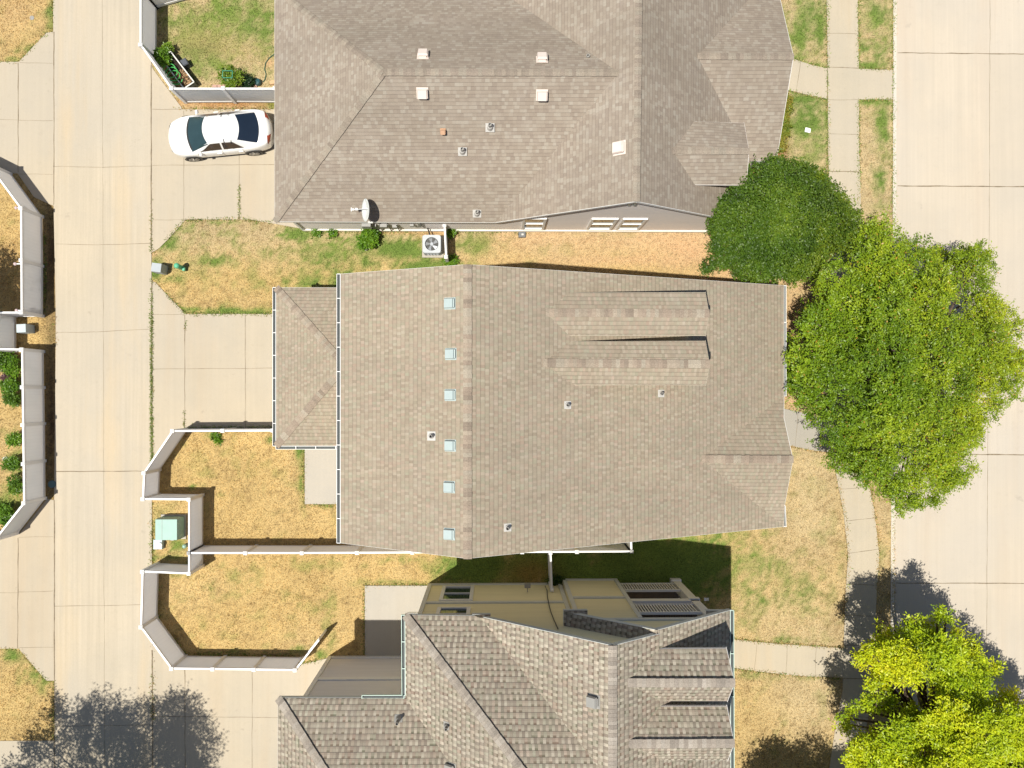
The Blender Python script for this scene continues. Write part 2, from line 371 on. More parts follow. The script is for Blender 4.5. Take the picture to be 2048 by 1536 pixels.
def cap_line(mb, a, b, tones, wd=.28, step=.15, seed=0, lift=.02, dropz=.03):
    rr = random.Random(seed); a = Vector(a); b = Vector(b); d = b - a; L = d.length; d.normalize()
    sd = d.cross(Vector((0, 0, 1))).normalized(); n = max(1, int(L / step)); st = L / n
    for i in range(n):
        p = a + d * (i * st); q = a + d * ((i + 1.15) * st); j = rr.uniform(-.006, .006)
        c = rr.choice(tones); k = rr.uniform(.88, 1.1); c = tuple(x * k for x in c)
        w2 = wd / 2; up = Vector((0, 0, lift + .012)); dn_ = Vector((0, 0, lift - dropz)); lo = Vector((0, 0, -.012))
        for s in (-1, 1):
            mb.poly([p + up, q + up + lo, q + sd * (s * w2 + j) + dn_ + lo, p + sd * (s * w2 + j) + dn_][::(1 if s < 0 else -1)], col=c)
        mb.poly([p + up, p + sd * (w2 + j) + dn_, p + sd * (w2 + j) + dn_ - Vector((0, 0, .03)), p - sd * (w2 + j) + dn_ - Vector((0, 0, .03)), p - sd * (w2 + j) + dn_], col=c)
def gutter(name, a, b, out, m, parent, hang=.9, wd=.13, dp=.11):
    a = Vector(a); b = Vector(b); out = Vector(out).normalized(); mb = MB(); d = (b - a).normalized()
    z = Vector((0, 0, 1)); o1 = out * wd
    mb.bar(a + o1 - z * dp * .5, b + o1 - z * dp * .5, .017, dp)            # outer lip
    mb.bar(a + out * .005 - z * dp * .5, b + out * .005 - z * dp * .5, .018, dp * .9)
    for e in (a, b): mb.bar(e + out * .005 - z * dp * .5, e + o1 - z * dp * .5, .02, dp)
    L = (b - a).length; n = max(1, int(L / hang))
    for i in range(1, n): p = a + d * (L * i / n); mb.bar(p - z * .012, p + o1 - z * .012, .025, .018)
    g = mb.build(name, m, parent)
    mi = MB(); mi.bar(a + out * wd * .52 - z * dp * .93, b + out * wd * .52 - z * dp * .93, wd * .9, .012); mi.build('gutter_trough', M['gutin'], g)
    return g
def wall_poly(mb, pts, thick=.0): mb.poly([Vector(p) for p in pts])
def window(parent, a, b, z0, z1, nrm, name='window', frame=.10, pane_m=None, midrail=True, wall_off=.03):
    """a,b: ground points of the jambs on the wall plane; nrm: outward."""
    a = X3(a, 0); b = X3(b, 0); nrm = Vector(nrm).normalized(); z = Vector((0, 0, 1)); o = nrm * wall_off
    mb = MB(); d = (b - a).normalized()
    A0, A1, B0, B1 = a + z * z0 + o, a + z * z1 + o, b + z * z0 + o, b + z * z1 + o
    mb.bar(A0 + z * frame / 2, B0 + z * frame / 2, .08, frame); mb.bar(A1 - z * frame / 2, B1 - z * frame / 2, .08, frame)
    mb.bar(A0 + d * frame / 2 + z * frame, A1 + d * frame / 2 - z * frame, frame, .075, up=tuple(nrm)); mb.bar(B0 - d * frame / 2 + z * frame, B1 - d * frame / 2 - z * frame, frame, .075, up=tuple(nrm))
    if midrail: zm = (z0 + z1) / 2; mb.bar(a + z * zm + o + d * frame, b + z * zm + o - d * frame, .06, .05)
    f = mb.build(name, M['white'], parent)
    pb = MB(); q = nrm * .012
    pb.poly([a + d * frame + z * (z0 + frame) + q, b - d * frame + z * (z0 + frame) + q, b - d * frame + z * (z1 - frame) + q, a + d * frame + z * (z1 - frame) + q])
    pb.build('pane', pane_m or M['glass'], f); return f
def box_vent(parent, c, nrm, m, s=.36, h=.14, label=None, rz=0):
    """low static roof vent: flashing plate and domed hood, sitting on the slope"""
    mb = MB(); c = Vector(c); nrm = Vector(nrm).normalized(); q = Vector((0, 0, 1)).rotation_difference(nrm)
    u = q @ Vector((math.cos(rz), math.sin(rz), 0)); v = nrm.cross(u)
    def bx(sx, sy, z0, z1, k=1.0, off=0):
        p = [c + u * (x * sx / 2 * kk + off) + v * (y * sy / 2 * kk) + nrm * zz for zz, kk in ((z0, 1), (z1, k)) for x, y in ((-1, -1), (1, -1), (1, 1), (-1, 1))]
        for f in ((3, 2, 1, 0), (4, 5, 6, 7), (0, 1, 5, 4), (1, 2, 6, 5), (2, 3, 7, 6), (3, 0, 4, 7)): mb.poly([p[k] for k in f])
    bx(s * 1.15, s * 1.12, .0, .012); bx(s * .72, s * .72, .012, h * .6); bx(s * .98, s * .95, h * .6, h, .86)
    mb.bar(c + u * s * .5 * .98 + nrm * h * .5 - v * s * .4, c + u * s * .5 * .98 + nrm * h * .5 + v * s * .4, .02, h * .5)
    o = mb.build('roof_vent', m, parent)
    if label: o['label'] = label
    return o
def pipe_vent(parent, c, nrm, m=None, h=.36, r=.05, fl=.26, flm=None):
    c = Vector(c); nrm = Vector(nrm).normalized(); q = Vector((0, 0, 1)).rotation_difference(nrm)
    mb = MB(); u = q @ Vector((1, 0, 0)); v = nrm.cross(u); t = nrm * .012
    mb.poly([c + t + u * x * fl / 2 + v * y * fl / 2 for x, y in ((-1, -1), (1, -1), (1, 1), (-1, 1))])
    mb.tube([c + Vector((0, 0, -.05)), c + Vector((0, 0, h * .35)), c + Vector((0, 0, h * .45))], [r * 1.9, r * 1.5, r * 1.05], 12)
    o = mb.build('plumbing_vent', flm or M['lead'], parent)
    p2 = MB(); k = 12; 
    for i in range(k):
        a0, a1 = 2 * math.pi * i / k, 2 * math.pi * (i + 1) / k
        e = lambda a, rr, z: c + Vector((math.cos(a) * rr, math.sin(a) * rr, z))
        p2.poly([e(a0, r, 0), e(a1, r, 0), e(a1, r, h), e(a0, r, h)]); p2.poly([e(a0, r, h), e(a1, r, h), e(a1, r * .7, h), e(a0, r * .7, h)])
        p2.poly([e(a0, r * .7, h), e(a1, r * .7, h), e(a1, r * .7, h - .15), e(a0, r * .7, h - .15)])
    p2.poly([c + Vector((math.cos(2 * math.pi * i / k) * r * .7, math.sin(2 * math.pi * i / k) * r * .7, h - .15)) for i in range(k)])
    p2.build('pipe', m or M['pvc'], o); return o

# ================================================================== GROUND
def proj(x, y):
    q = QC.inverted().to_matrix(); m = np.array(q); d = np.stack([x, y, np.full_like(x, -CAM_H)]); c = m @ d
    return 1024 + c[0] / -c[2] * FPX, 768 - c[1] / -c[2] * FPX
def W2(pts): return [tuple(P(a, b, 0))[:2] for a, b in pts]
ALLEY = [(107, -260), (303, -260), (303, 330), (304, 900), (304, 1150), (305, 1300), (306, 1760), (109, 1760), (109, 1000), (112, 700), (112, 620), (108, 415), (107, 330)]
DRV_TL = [(-330, 124), (38, 124), (93, 66), (107, 64), (107, 330), (108, 412), (98, 408), (68, 394), (36, 347), (-330, 347)]
DRV_BL = [(-330, 1078), (0, 1078), (38, 1068), (94, 998), (109, 1000), (109, 1361), (93, 1361), (38, 1297), (-330, 1297)]
DRV_BL2 = [(-330, 1483), (109, 1481), (109, 1760), (-330, 1760)]
DRV_A = [(303, 126), (306, 138), (366, 219), (606, 219), (606, 458), (540, 446), (500, 439), (372, 439), (335, 480), (318, 497), (303, 506)]
DRV_B = [(303, 562), (311, 565), (371, 628), (603, 628), (603, 857), (372, 858), (346, 862), (304, 930)]
DRV_C = [(305, 1290), (311, 1288), (346, 1330), (600, 1329), (657, 1316), (657, 1760), (306, 1760)]
PATIO_B = [(610, 884), (742, 884), (742, 1008), (610, 1008)]
PATIO_C = [(730, 1171), (856, 1171), (856, 1311), (730, 1311)]
STREET = [(1793, -260), (2330, -260), (2330, 1800), (1788, 1800), (1788, 1100)]
cl = [(1684, -260), (1684, 0), (1686, 130), (1687, 300), (1690, 400), (1693, 560), (1690, 700), (1690, 850), (1703, 950), (1717, 1020), (1727, 1110), (1722, 1180), (1718, 1290), (1716, 1380), (1702, 1450), (1686, 1560), (1675, 1800)]
SIDE = [(x - 31, y) for x, y in cl] + [(x + 31, y) for x, y in cl[::-1]]
WALK_A = [(1560, 112), (1590, 119), (1625, 131), (1654, 137), (1654, 198), (1620, 191), (1575, 180), (1540, 172)]
WALK_A2 = [(1716, 138), (1785, 140), (1785, 199), (1716, 199)]
WALK_B = [(1490, 812), (1566, 817), (1600, 824), (1660, 842), (1661, 905), (1622, 900), (1580, 891), (1490, 885)]
WALK_C = [(1400, 1276), (1463, 1278), (1520, 1284), (1560, 1288), (1688, 1296), (1686, 1355), (1640, 1354), (1580, 1350), (1520, 1343), (1463, 1335), (1400, 1335)]
HOUSES = [[(607, -60), (1455, -60), (1470, 461), (607, 461)], [(751, 604), (1484, 604), (1484, 1022), (751, 1022)], [(598, 606), (760, 606), (760, 870), (598, 870)], [(857, 1168), (1355, 1162), (1355, 1540), (857, 1540)], [(657, 1312), (870, 1312), (870, 1540), (657, 1540)]]
HARD = [ALLEY, DRV_TL, DRV_BL, DRV_BL2, DRV_A, DRV_B, DRV_C, PATIO_B, PATIO_C, STREET, SIDE, WALK_A, WALK_A2, WALK_B, WALK_C]

GOLD = np.array([.51, .362, .155]); PALE = np.array([.48, .37, .205]); BROWN = np.array([.23, .15, .065]); GREEN = np.array([.175, .235, .05])
DGREEN = np.array([.07, .135, .028]); DIRT = np.array([.56, .36, .20]); SOIL = np.array([.085, .05, .03])
# px, py, rx, ry, amount
GB = [(440, 60, 130, 100, .72), (345, 40, 22, 50, .5), (520, 60, 30, 60, .25), (470, 150, 60, 20, .4), (330, 205, 12, 14, .5), (545, 205, 10, 12, .6),
      (330, 480, 24, 22, .8), (360, 455, 30, 14, .6), (450, 445, 60, 6, .5), (312, 530, 16, 32, .8), (335, 560, 40, 10, .4), (380, 620, 30, 6, .7), (480, 622, 90, 7, .75),
      (430, 520, 50, 16, .5), (450, 500, 120, 60, .25), (600, 470, 60, 16, .7), (700, 500, 120, 40, .6), (650, 560, 120, 30, .5), (810, 500, 60, 24, .75), (840, 530, 70, 12, .8), (760, 475, 70, 14, .4), (540, 500, 60, 24, .35),
      (950, 490, 40, 20, .65), (900, 530, 40, 10, .6), (1030, 470, 25, 12, .35), (960, 460, 50, 6, .5), (1100, 500, 60, 20, .18), (640, 560, 60, 20, .4), (655, 590, 30, 14, .5),
      (1640, 60, 14, 60, .7), (1610, 60, 60, 90, .5), (1750, 60, 40, 110, .5), (1610, 260, 50, 80, .6), (1640, 130, 18, 10, .6), (1600, 130, 16, 6, .6), (1750, 60, 26, 90, .55), (1740, 130, 40, 8, .8), (1605, 250, 30, 60, .45), (1600, 200, 34, 8, .8), (1640, 260, 12, 60, .4),
      (1765, 250, 16, 90, .62), (1745, 205, 40, 9, .8), (1760, 370, 16, 50, .5), (1575, 250, 14, 60, .6), (100, 30, 8, 40, .6), (60, 100, 30, 10, .6), (30, 118, 20, 5, .6),
      (30, 1310, 20, 14, .6), (70, 1340, 26, 26, .65), (90, 1365, 14, 20, .5), (20, 750, 24, 40, .5), (20, 860, 22, 20, .2), (25, 930, 22, 20, .6), (15, 1000, 30, 30, .5), (38, 960, 8, 60, .7),
      (310, 1080, 10, 60, .4), (350, 1090, 20, 14, .65), (330, 1115, 30, 6, .6), (390, 1125, 16, 10, .6), (345, 1150, 20, 10, .4), (420, 1100, 30, 5, .3), (480, 1160, 40, 24, .28), (420, 1170, 20, 14, .35), (640, 1130, 60, 16, .3), (800, 1120, 60, 8, .3), (900, 1130, 40, 20, .75),
      (960, 1110, 60, 20, .8), (1250, 1130, 200, 60, 1.6), (950, 1140, 60, 40, 1.2), (1400, 1150, 40, 60, .5), (1380, 1085, 60, 8, .75), (590, 1300, 20, 10, .6), (640, 1310, 14, 8, .5), (660, 1240, 14, 50, .35), (650, 1200, 18, 30, .3), (600, 1200, 30, 20, .2), (450, 1305, 90, 8, .3), (800, 1165, 60, 5, .4),
      (1530, 1130, 70, 40, .28), (1600, 1180, 60, 60, .3), (1500, 1190, 40, 60, .35), (1560, 1280, 80, 8, .35), (1500, 1350, 40, 8, .45), (1600, 1358, 60, 6, .3), (1540, 1450, 60, 60, .06), (1680, 1130, 20, 40, .2), (1760, 1100, 14, 50, .2), (1620, 980, 60, 60, .06),
      (422, 870, 14, 8, .7), (600, 905, 10, 16, .8), (602, 950, 6, 50, .6), (650, 1010, 12, 5, .7), (385, 975, 8, 6, .5), (420, 940, 20, 20, .15), (540, 880, 12, 8, .4)]
BB = [(1050, 470, 70, 14, .5, 'd'), (1300, 480, 160, 18, .55, 'd'), (1380, 500, 60, 26, .8, 'd'), (1500, 545, 90, 14, .9, 'd'), (1240, 520, 160, 12, .6, 'd'), (1100, 490, 120, 14, .25, 'd'), (1590, 640, 30, 90, .6, 'd'), (1590, 800, 20, 14, .8, 'd'), (540, 125, 12, 10, .9, 'd'), (308, 508, 7, 6, .9, 'd'), (1742, 1100, 8, 44, .8, 'd'), (1750, 1060, 8, 30, .6, 'd'),
      (440, 205, 90, 9, .9, 'b'), (1560, 300, 12, 110, .8, 'm'), (1510, 350, 40, 20, .9, 'm'), (103, 520, 12, 110, .95, 's'), (103, 840, 12, 150, .95, 's'), (400, 80, 60, 26, .3, 'd'), (470, 100, 60, 20, .3, 'd'), (15, 560, 40, 70, .3, 'b'), (10, 745, 12, 16, .9, 'd'), (870, 470, 30, 8, .5, 'b'), (790, 462, 60, 4, .6, 'b'), (1060, 1150, 40, 30, .5, 'b'), (20, 20, 60, 40, .3, 'd')]
def lawn_color(x, y):
    px, py = proj(x, y); n1 = fbm(x * .9, y * .9, 3, 4); n2 = fbm(x * 7.5, y * 7.5, 9, 2); n3 = fbm(x * .35 + 4, y * .35, 21, 3)
    east = np.clip((px - 1380) / 200, 0, 1) * np.clip((1600 - py) / 200, 0, 1); top = np.clip((560 - py) / 90, 0, 1) * np.clip((px - 250) / 50, 0, 1)
    pal = np.clip(np.maximum(east * .8, top * 1.0) + (n3 - .5) * .8, 0, 1)[:, None]
    c = GOLD * (1 - pal) + PALE * pal
    c = c * (1 + (n1[:, None] - .5) * .35); br = np.clip((n2 - .60) * 3.0, 0, .55)[:, None]; c = c * (1 - br) + BROWN * br
    g = np.zeros_like(x) + .03
    for a, b, rx, ry, k in GB:
        g = np.maximum(g, k * np.exp(-(((px - a) / rx) ** 2 + ((py - b) / ry) ** 2) * .8))
    g = np.clip(np.minimum(g * 1.35, 1.4) * 1.25 * (0.35 + 1.3 * n1) + (n2 - .5) * 1.1 * np.clip(g * 3, 0, 1) + (fbm(x * 2.2, y * 2.2, 77, 3) - .62) * 1.2, 0, 1)
    gg = GREEN * (1 - np.clip(n1 - .35, 0, 1)[:, None]) + DGREEN * np.clip(n1 - .35, 0, 1)[:, None]
    c = c * (1 - g[:, None]) + gg * g[:, None]
    for a, b, rx, ry, k, t in BB:
        f = (k * np.exp(-(((px - a) / rx) ** 2 + ((py - b) / ry) ** 2) * .7) * np.clip(.4 + n2 * 1.3, 0, 1))[:, None]
        cc = {'d': DIRT, 'b': np.array([.42, .20, .07]), 's': SOIL, 'm': np.array([.30, .12, .06])}[t]
        c = c * (1 - f) + cc * f
    return np.clip(c, .01, 1)
# one sheet: fine grid in view, coarse out to the horizon, dropping a little under the street
p0 = P(-60, 1600); p1 = P(2110, -60)
xs = np.concatenate([[-1500, -400, -120, -50, -35], np.arange(p0.x, p1.x, .14), [36, 50, 120, 400, 1500]])
ys = np.concatenate([[-1500, -400, -120, -50, -30], np.arange(p0.y, p1.y, .14), [30, 50, 120, 400, 1500]])
gx, gy = np.meshgrid(xs, ys, indexing='ij'); fx_, fy_ = gx.ravel(), gy.ravel()
sx0 = P(1792, 0).x; sx1 = P(1787, 1500).x
edge = sx1 + (fy_ - P(1787, 1500).y) / (P(1792, 0).y - P(1787, 1500).y) * (sx0 - sx1)
inst = (fx_ > edge) & (fx_ < P(2330, 700).x)
gz = np.where(inst, -.24, (fbm(fx_ * 1.2, fy_ * 1.2, 5, 3) - .5) * .03)
hardpx = [W2(h) for h in HARD]
hm = np.zeros(len(fx_), bool)
for h in hardpx: hm |= inpoly(fx_, fy_, h)
gz = np.where(hm & ~inst, -.03, gz)
gc = lawn_color(fx_, fy_)
outer = (fx_ < xs[5] + .01) | (fx_ > xs[-6] - .01) | (fy_ < ys[5] + .01) | (fy_ > ys[-6] - .01); gc[outer] = (.36, .31, .14)
ni, nj = len(xs), len(ys)
me = bpy.data.meshes.new('ground'); me.vertices.add(ni * nj)
me.vertices.foreach_set('co', np.stack([fx_, fy_, gz], 1).astype(np.float32).ravel())
ii, jj = np.meshgrid(np.arange(ni - 1), np.arange(nj - 1), indexing='ij'); a = (ii * nj + jj).ravel()
qd = np.stack([a, a + nj, a + nj + 1, a + 1], 1).astype(np.int32); nf = len(qd)
me.loops.add(nf * 4); me.loops.foreach_set('vertex_index', qd.ravel()); me.polygons.add(nf)
me.polygons.foreach_set('loop_start', np.arange(0, nf * 4, 4, dtype=np.int32)); me.polygons.foreach_set('loop_total', np.full(nf, 4, dtype=np.int32)); me.update()
me.attributes.new('col', 'FLOAT_COLOR', 'POINT').data.foreach_set('color', np.concatenate([gc, np.ones((len(gc), 1))], 1).astype(np.float32).ravel())
me.materials.append(M['lawn']); go = bpy.data.objects.new('ground', me); C.objects.link(go); tag(go, kind='structure')

def slab(name, pts, m, z=.025, z0=-.06, kind='structure', lab=None):
    w_ = W2(pts); mb = MB(); mb.prism([(x, y) for x, y in w_], z0, z); o = mb.build(name, m); return tag(o, lab, kind=kind)
alley = slab('alley_road', ALLEY, M['alley'], .03, -.1)
d1 = slab('driveway', DRV_TL, M['drive']); d2 = slab('driveway', DRV_BL, M['drive']); d3 = slab('driveway', DRV_BL2, M['drive'])
dA = slab('driveway', DRV_A, M['drive']); dB = slab('driveway', DRV_B, M['drive']); dC = slab('driveway', DRV_C, M['drive'])
pB = slab('patio', PATIO_B, M['patio'], .05); pC = slab('patio', PATIO_C, M['patio'], .05)
street = slab('street', STREET, M['street'], -.09, -.3)
sw = slab('sidewalk', SIDE, M['walk'], .03); wa = slab('footpath', WALK_A, M['walk'], .026); wa2 = slab('footpath', WALK_A2, M['walk'], .026)
wb = slab('footpath', WALK_B, M['walk_grey'], .026); wc = slab('footpath', WALK_C, M['walk'], .026)
cb = MB()
kp = [(1790, -260), (1789.5, 130), (1789, 300), (1788, 600), (1786, 900), (1785, 1100), (1784, 1300), (1783, 1800)]
kw = [tuple(P(a, b))[:2] for a, b in kp]
for i in range(len(kw) - 1):
    a, b = kw[i], kw[i + 1]; cb.prism([(a[0] - .08, a[1]), (a[0] + .07, a[1]), (b[0] + .07, b[1]), (b[0] - .08, b[1])], -.3, .035)
tag(cb.build('kerb', M['curb']), kind='structure')

def joints(parent, segs, zz, wd=.018, seed=1):
    rr = random.Random(seed); mb = MB()
    for (a, b), (c, d), *q in segs:
        wq = q[0] if q else wd; p = P(a, b); r = P(c, d); L = (r - p).length; n = max(2, int(L / .35)); dr = (r - p) / L; sd = Vector((-dr.y, dr.x, 0))
        pts = [p + dr * (L * i / n) + sd * rr.uniform(-.010, .010) for i in range(n + 1)]; ws = [wq * rr.uniform(.55, 1.25) for _ in pts]
        for i in range(n):
            mb.poly([X3(pts[i] - sd * ws[i] / 2, zz), X3(pts[i + 1] - sd * ws[i + 1] / 2, zz), X3(pts[i + 1] + sd * ws[i + 1] / 2, zz), X3(pts[i] + sd * ws[i] / 2, zz)][::1])
    o = mb.build('expansion_joint', M['joint'], parent); tag(o, kind='structure'); return o
joints(alley, [((107, 333), (205, 335)), ((205, 335), (303, 332)), ((112, 488), (200, 490)), ((200, 490), (303, 487)), ((113, 665), (190, 664)), ((190, 664), (303, 658)), ((112, 943), (303, 942), .035),
               ((109, 1212), (303, 1209)), ((109, 1452), (305, 1449)), ((205, -60), (210, 1600), .012), ((303, 130), (303, 500), .05), ((304, 560), (304, 920), .05), ((108.5, 64), (108.5, 410), .04), ((109.5, 1000), (109.5, 1600), .05), ((305, 1300), (306, 1600), .05)], .034)
joints(dA, [((368, 222), (368, 440)), ((479, 300), (479, 439)), ((305, 331), (606, 329)), ((305, 219), (366, 219), .018), ((305, 440), (370, 440), .015)], .029)
joints(dB, [((370, 630), (370, 857), .03), ((491, 630), (491, 857), .02), ((306, 738), (600, 736), .016), ((306, 629), (368, 629), .015)], .029)
joints(dC, [((370, 1335), (371, 1600), .035), ((505, 1335), (504, 1600), .02), ((307, 1432), (657, 1436), .018)], .029)
joints(d1, [((37, 126), (37, 345), .035), ((0, 239), (37, 240), .015), ((38, 241), (106, 242), .015), ((40, 126), (106, 127), .012), ((38, 348), (106, 349), .012)], .029)
joints(d2, [((37, 1076), (36, 1296), .035), ((0, 1185), (36, 1185), .015), ((38, 1184), (107, 1182), .015), ((40, 1295), (107, 1294), .012), ((38, 1074), (107, 1073), .012)], .029)
joints(street, [((1983, -200), (1981, 350)), ((1981, 350), (1979, 700)), ((1979, 700), (1976, 1180)), ((1976, 1180), (1974, 1700)), ((1797, 104), (2200, 108), .04), ((1797, 371), (2200, 373), .05), ((1797, 640), (2200, 642), .03), ((1795, 908), (2200, 911), .05), ((1794, 1167), (2200, 1168), .045), ((1793, 1433), (2200, 1434), .04)], -.086)
joints(sw, [((1655, 67), (1714, 68), .018), ((1655, 134), (1716, 137), .03), ((1655, 200), (1717, 200), .02), ((1655, 268), (1718, 269), .018), ((1656, 343), (1719, 344), .03), ((1658, 420), (1720, 420)), ((1661, 500), (1722, 500)), ((1663, 565), (1722, 566)), ((1681, 978), (1740, 974), .014), ((1692, 1042), (1754, 1035), .018), ((1696, 1107), (1757, 1098), .022), ((1696, 1168), (1755, 1170), .022), ((1690, 1230), (1750, 1232)), ((1687, 1290), (1749, 1290), .03), ((1686, 1356), (1747, 1357), .03), ((1676, 1430), (1738, 1434))], .0345)
joints(wa, [((1601, 122), (1592, 184), .02)], .030); joints(wb, [((1596, 823), (1590, 893), .016), ((1659, 842), (1660, 904), .03)], .030)
joints(wc, [((1514, 1284), (1508, 1342), .014), ((1575, 1288), (1571, 1350), .018), ((1632, 1292), (1630, 1354), .02)], .030)

# grass: short leaning blades everywhere on the lawns, longer along the edges
gap = [W2(h) for h in HOUSES]
def lawn_mask(x, y, pad=0):
    m_ = np.ones(len(x), bool)
    for h in hardpx + gap: m_ &= ~inpoly(x, y, h)
    return m_
def blades(name, x, y, col, hmin, hmax, wdt, z=0.0, nb=1, jit=.35):
    n = len(x); a = RNG.uniform(0, 2 * np.pi, n); t = RNG.uniform(0, 2 * np.pi, n); h = RNG.uniform(hmin, hmax, n); lean = RNG.uniform(.3, 1.6, n) * h
    bx = np.cos(a) * wdt / 2; by = np.sin(a) * wdt / 2
    v = np.zeros((n, 3, 3)); v[:, 0] = np.stack([x - bx, y - by, np.full(n, z - .01)], 1); v[:, 1] = np.stack([x + bx, y + by, np.full(n, z - .01)], 1)
    v[:, 2] = np.stack([x + np.cos(t) * lean, y + np.sin(t) * lean, z + h], 1)
    k = RNG.uniform(1 - jit, 1 + jit, (n, 1)); o = fast_mesh(name, v.reshape(-1, 3), 3, np.clip(col * k, 0, 1), M['blades']); return o
nb = 420000; bx_ = RNG.uniform(P(-20, 700).x, P(1795, 700).x, nb); by_ = RNG.uniform(P(0, 1560).y, P(0, -20).y, nb)
ok = lawn_mask(bx_, by_); bx_, by_ = bx_[ok], by_[ok]; bc = lawn_color(bx_, by_)
soilish = bc.sum(1) < .25; keep = ~(soilish & (RNG.random(len(bx_)) < .6)); bx_, by_, bc = bx_[keep], by_[keep], bc[keep]
tag(blades('grass', bx_, by_, np.clip(bc * 1.12, 0, 1), .02, .065, .045, jit=.42), kind='stuff')
# grass spilling over the edges of the concrete
ex, ey, ec = [], [], []
def edge_grass(pts, dens=60, green=.8, spread=.06, skip=0):
    w_ = W2(pts)
    for i in range(len(w_) - 1):
        a, b = np.array(w_[i]), np.array(w_[i + 1]); L = np.linalg.norm(b - a); n = int(L * dens * 1.5); t = RNG.random(n)
        nz = vnoise(a[0] + (b[0] - a[0]) * t * 1.0 + t * L * 1.3, t * 0 + 2.2, 5); kp = RNG.random(n) < np.clip(nz * 2.2 - skip, .05, 1)
        d = (b - a) / L; s = np.array([-d[1], d[0]]); off = RNG.normal(0, spread, n)
        q = a + np.outer(t, b - a) + np.outer(off, s); q = q[kp]; ex.append(q[:, 0]); ey.append(q[:, 1])
        base = GREEN if green > 0 else GOLD; g = np.abs(green); m = RNG.random((len(q), 1)) < g
        ec.append(np.where(m, GREEN * 1.05 + DGREEN * .2, GOLD * .95))
edge_grass([(303, 350), (303, 505)], 90, .7, .02, .4); edge_grass([(303.5, 560), (304, 930)], 260, .9, .03, .0); edge_grass([(306, 1285), (306, 1440)], 110, .5, .06, .3)
edge_grass([(303, 505), (318, 497), (368, 440), (480, 438), (545, 445)], 60, .8, .05); edge_grass([(303, 560), (311, 565), (371, 628), (546, 628)], 70, .85, .05); edge_grass([(479, 370), (479, 438)], 90, .9, .02, .2)
edge_grass([(371, 640), (371, 660)], 120, .9, .02); edge_grass([(369, 820), (369, 857)], 120, .8, .02, .2); edge_grass([(1654, -60), (1655, 137)], 80, .7, .05); edge_grass([(1716, -60), (1716, 137), (1785, 140), (1788, 0)], 80, .8, .05)
edge_grass([(1585, 118), (1654, 137)], 80, .85, .05); edge_grass([(1570, 180), (1655, 199), (1656, 370)], 80, .75, .05); edge_grass([(1717, 520), (1717, 200), (1786, 199), (1787, 520)], 80, .75, .05); edge_grass([(1786, 138), (1786, 200)], 60, .9, .03, .2); edge_grass([(1654, 138), (1654, 198)], 70, .9, .025, .2)
edge_grass([(1463, 1277), (1520, 1284), (1690, 1296)], 70, .45, .05); edge_grass([(1463, 1336), (1520, 1343), (1580, 1350), (1680, 1355)], 80, .5, .05); edge_grass([(1670, 920), (1692, 1040), (1697, 1110), (1690, 1250)], 60, .3, .04); edge_grass([(1738, 960), (1757, 1080), (1752, 1180)], 60, .3, .05); edge_grass([(1786, 1040), (1784, 1500)], 60, .3, .04)
edge_grass([(1580, 892), (1622, 901), (1662, 906)], 50, .2, .04); edge_grass([(0, 124), (38, 124), (93, 66), (107, 64), (105, 0)], 70, .8, .05); edge_grass([(0, 1297), (38, 1297), (93, 1361), (108, 1362), (108, 1480)], 70, .7, .05)
edge_grass([(608, 884), (608, 1008), (676, 1010)], 70, .7, .06, .1); edge_grass([(730, 1310), (730, 1171), (856, 1169)], 70, .6, .05); edge_grass([(303, 1000), (304, 1140)], 90, .6, .06); edge_grass([(112, 632), (112, 690)], 90, .2, .05); edge_grass([(372, 857), (546, 856)], 140, 1, .06); edge_grass([(346, 1327), (600, 1327), (640, 1320)], 80, .7, .05)
edge_grass([(345, 214), (366, 219), (545, 219)], 70, .3, .05); edge_grass([(320, 1308), (590, 1311)], 60, .6, .06); edge_grass([(318, 1150), (316, 1240), (370, 1305)], 60, .5, .08); edge_grass([(90, 470), (90, 625)], 90, .8, .05)
edge_grass([(600, 462), (860, 463)], 50, .7, .08, .3); edge_grass([(900, 462), (1060, 463)], 50, .7, .08, .3); edge_grass([(1658, 343), (1719, 344)], 50, .9, .02, .5)
ex, ey, ec = np.concatenate(ex), np.concatenate(ey), np.concatenate(ec)
tag(blades('edge_grass', ex, ey, ec, .03, .09, .055, .012), kind='stuff')
# dry leaf litter along the kerb and scattered bits on the street
n = 1500; lx = np.array([P(1796, 0).x] * n) + np.abs(RNG.normal(0, .07, n)); ly = RNG.uniform(P(0, 1500).y, P(0, 0).y, n)
lx -= (P(0, 0).y - ly) / (P(0, 0).y - P(0, 1500).y) * (P(1796, 0).x - P(1790, 1500).x)
kp = vnoise(ly * .8, ly * 0, 3) > .38; lx, ly = lx[kp], ly[kp]; n2 = 160
lx = np.concatenate([lx, RNG.uniform(P(1800, 0).x, P(1900, 0).x, n2)]); ly = np.concatenate([ly, RNG.uniform(P(0, 1300).y, P(0, 200).y, n2)])
tag(blades('leaf_litter', lx, ly, np.tile([.62, .34, .16], (len(lx), 1)), .003, .012, .045, -.085, jit=.4), kind='stuff')

# ================================================================== HOUSES
CAPA = [(.265, .22, .175), (.285, .24, .19), (.25, .205, .165), (.29, .25, .20)]
CAPB = [(.295, .235, .18), (.315, .26, .20), (.28, .22, .17), (.32, .275, .215), (.25, .20, .155)]
CAPC = [(.28, .24, .20), (.31, .27, .225), (.34, .30, .255), (.26, .225, .19)]
def gmid(a, b, t): return Vector(a).lerp(Vector(b), t)

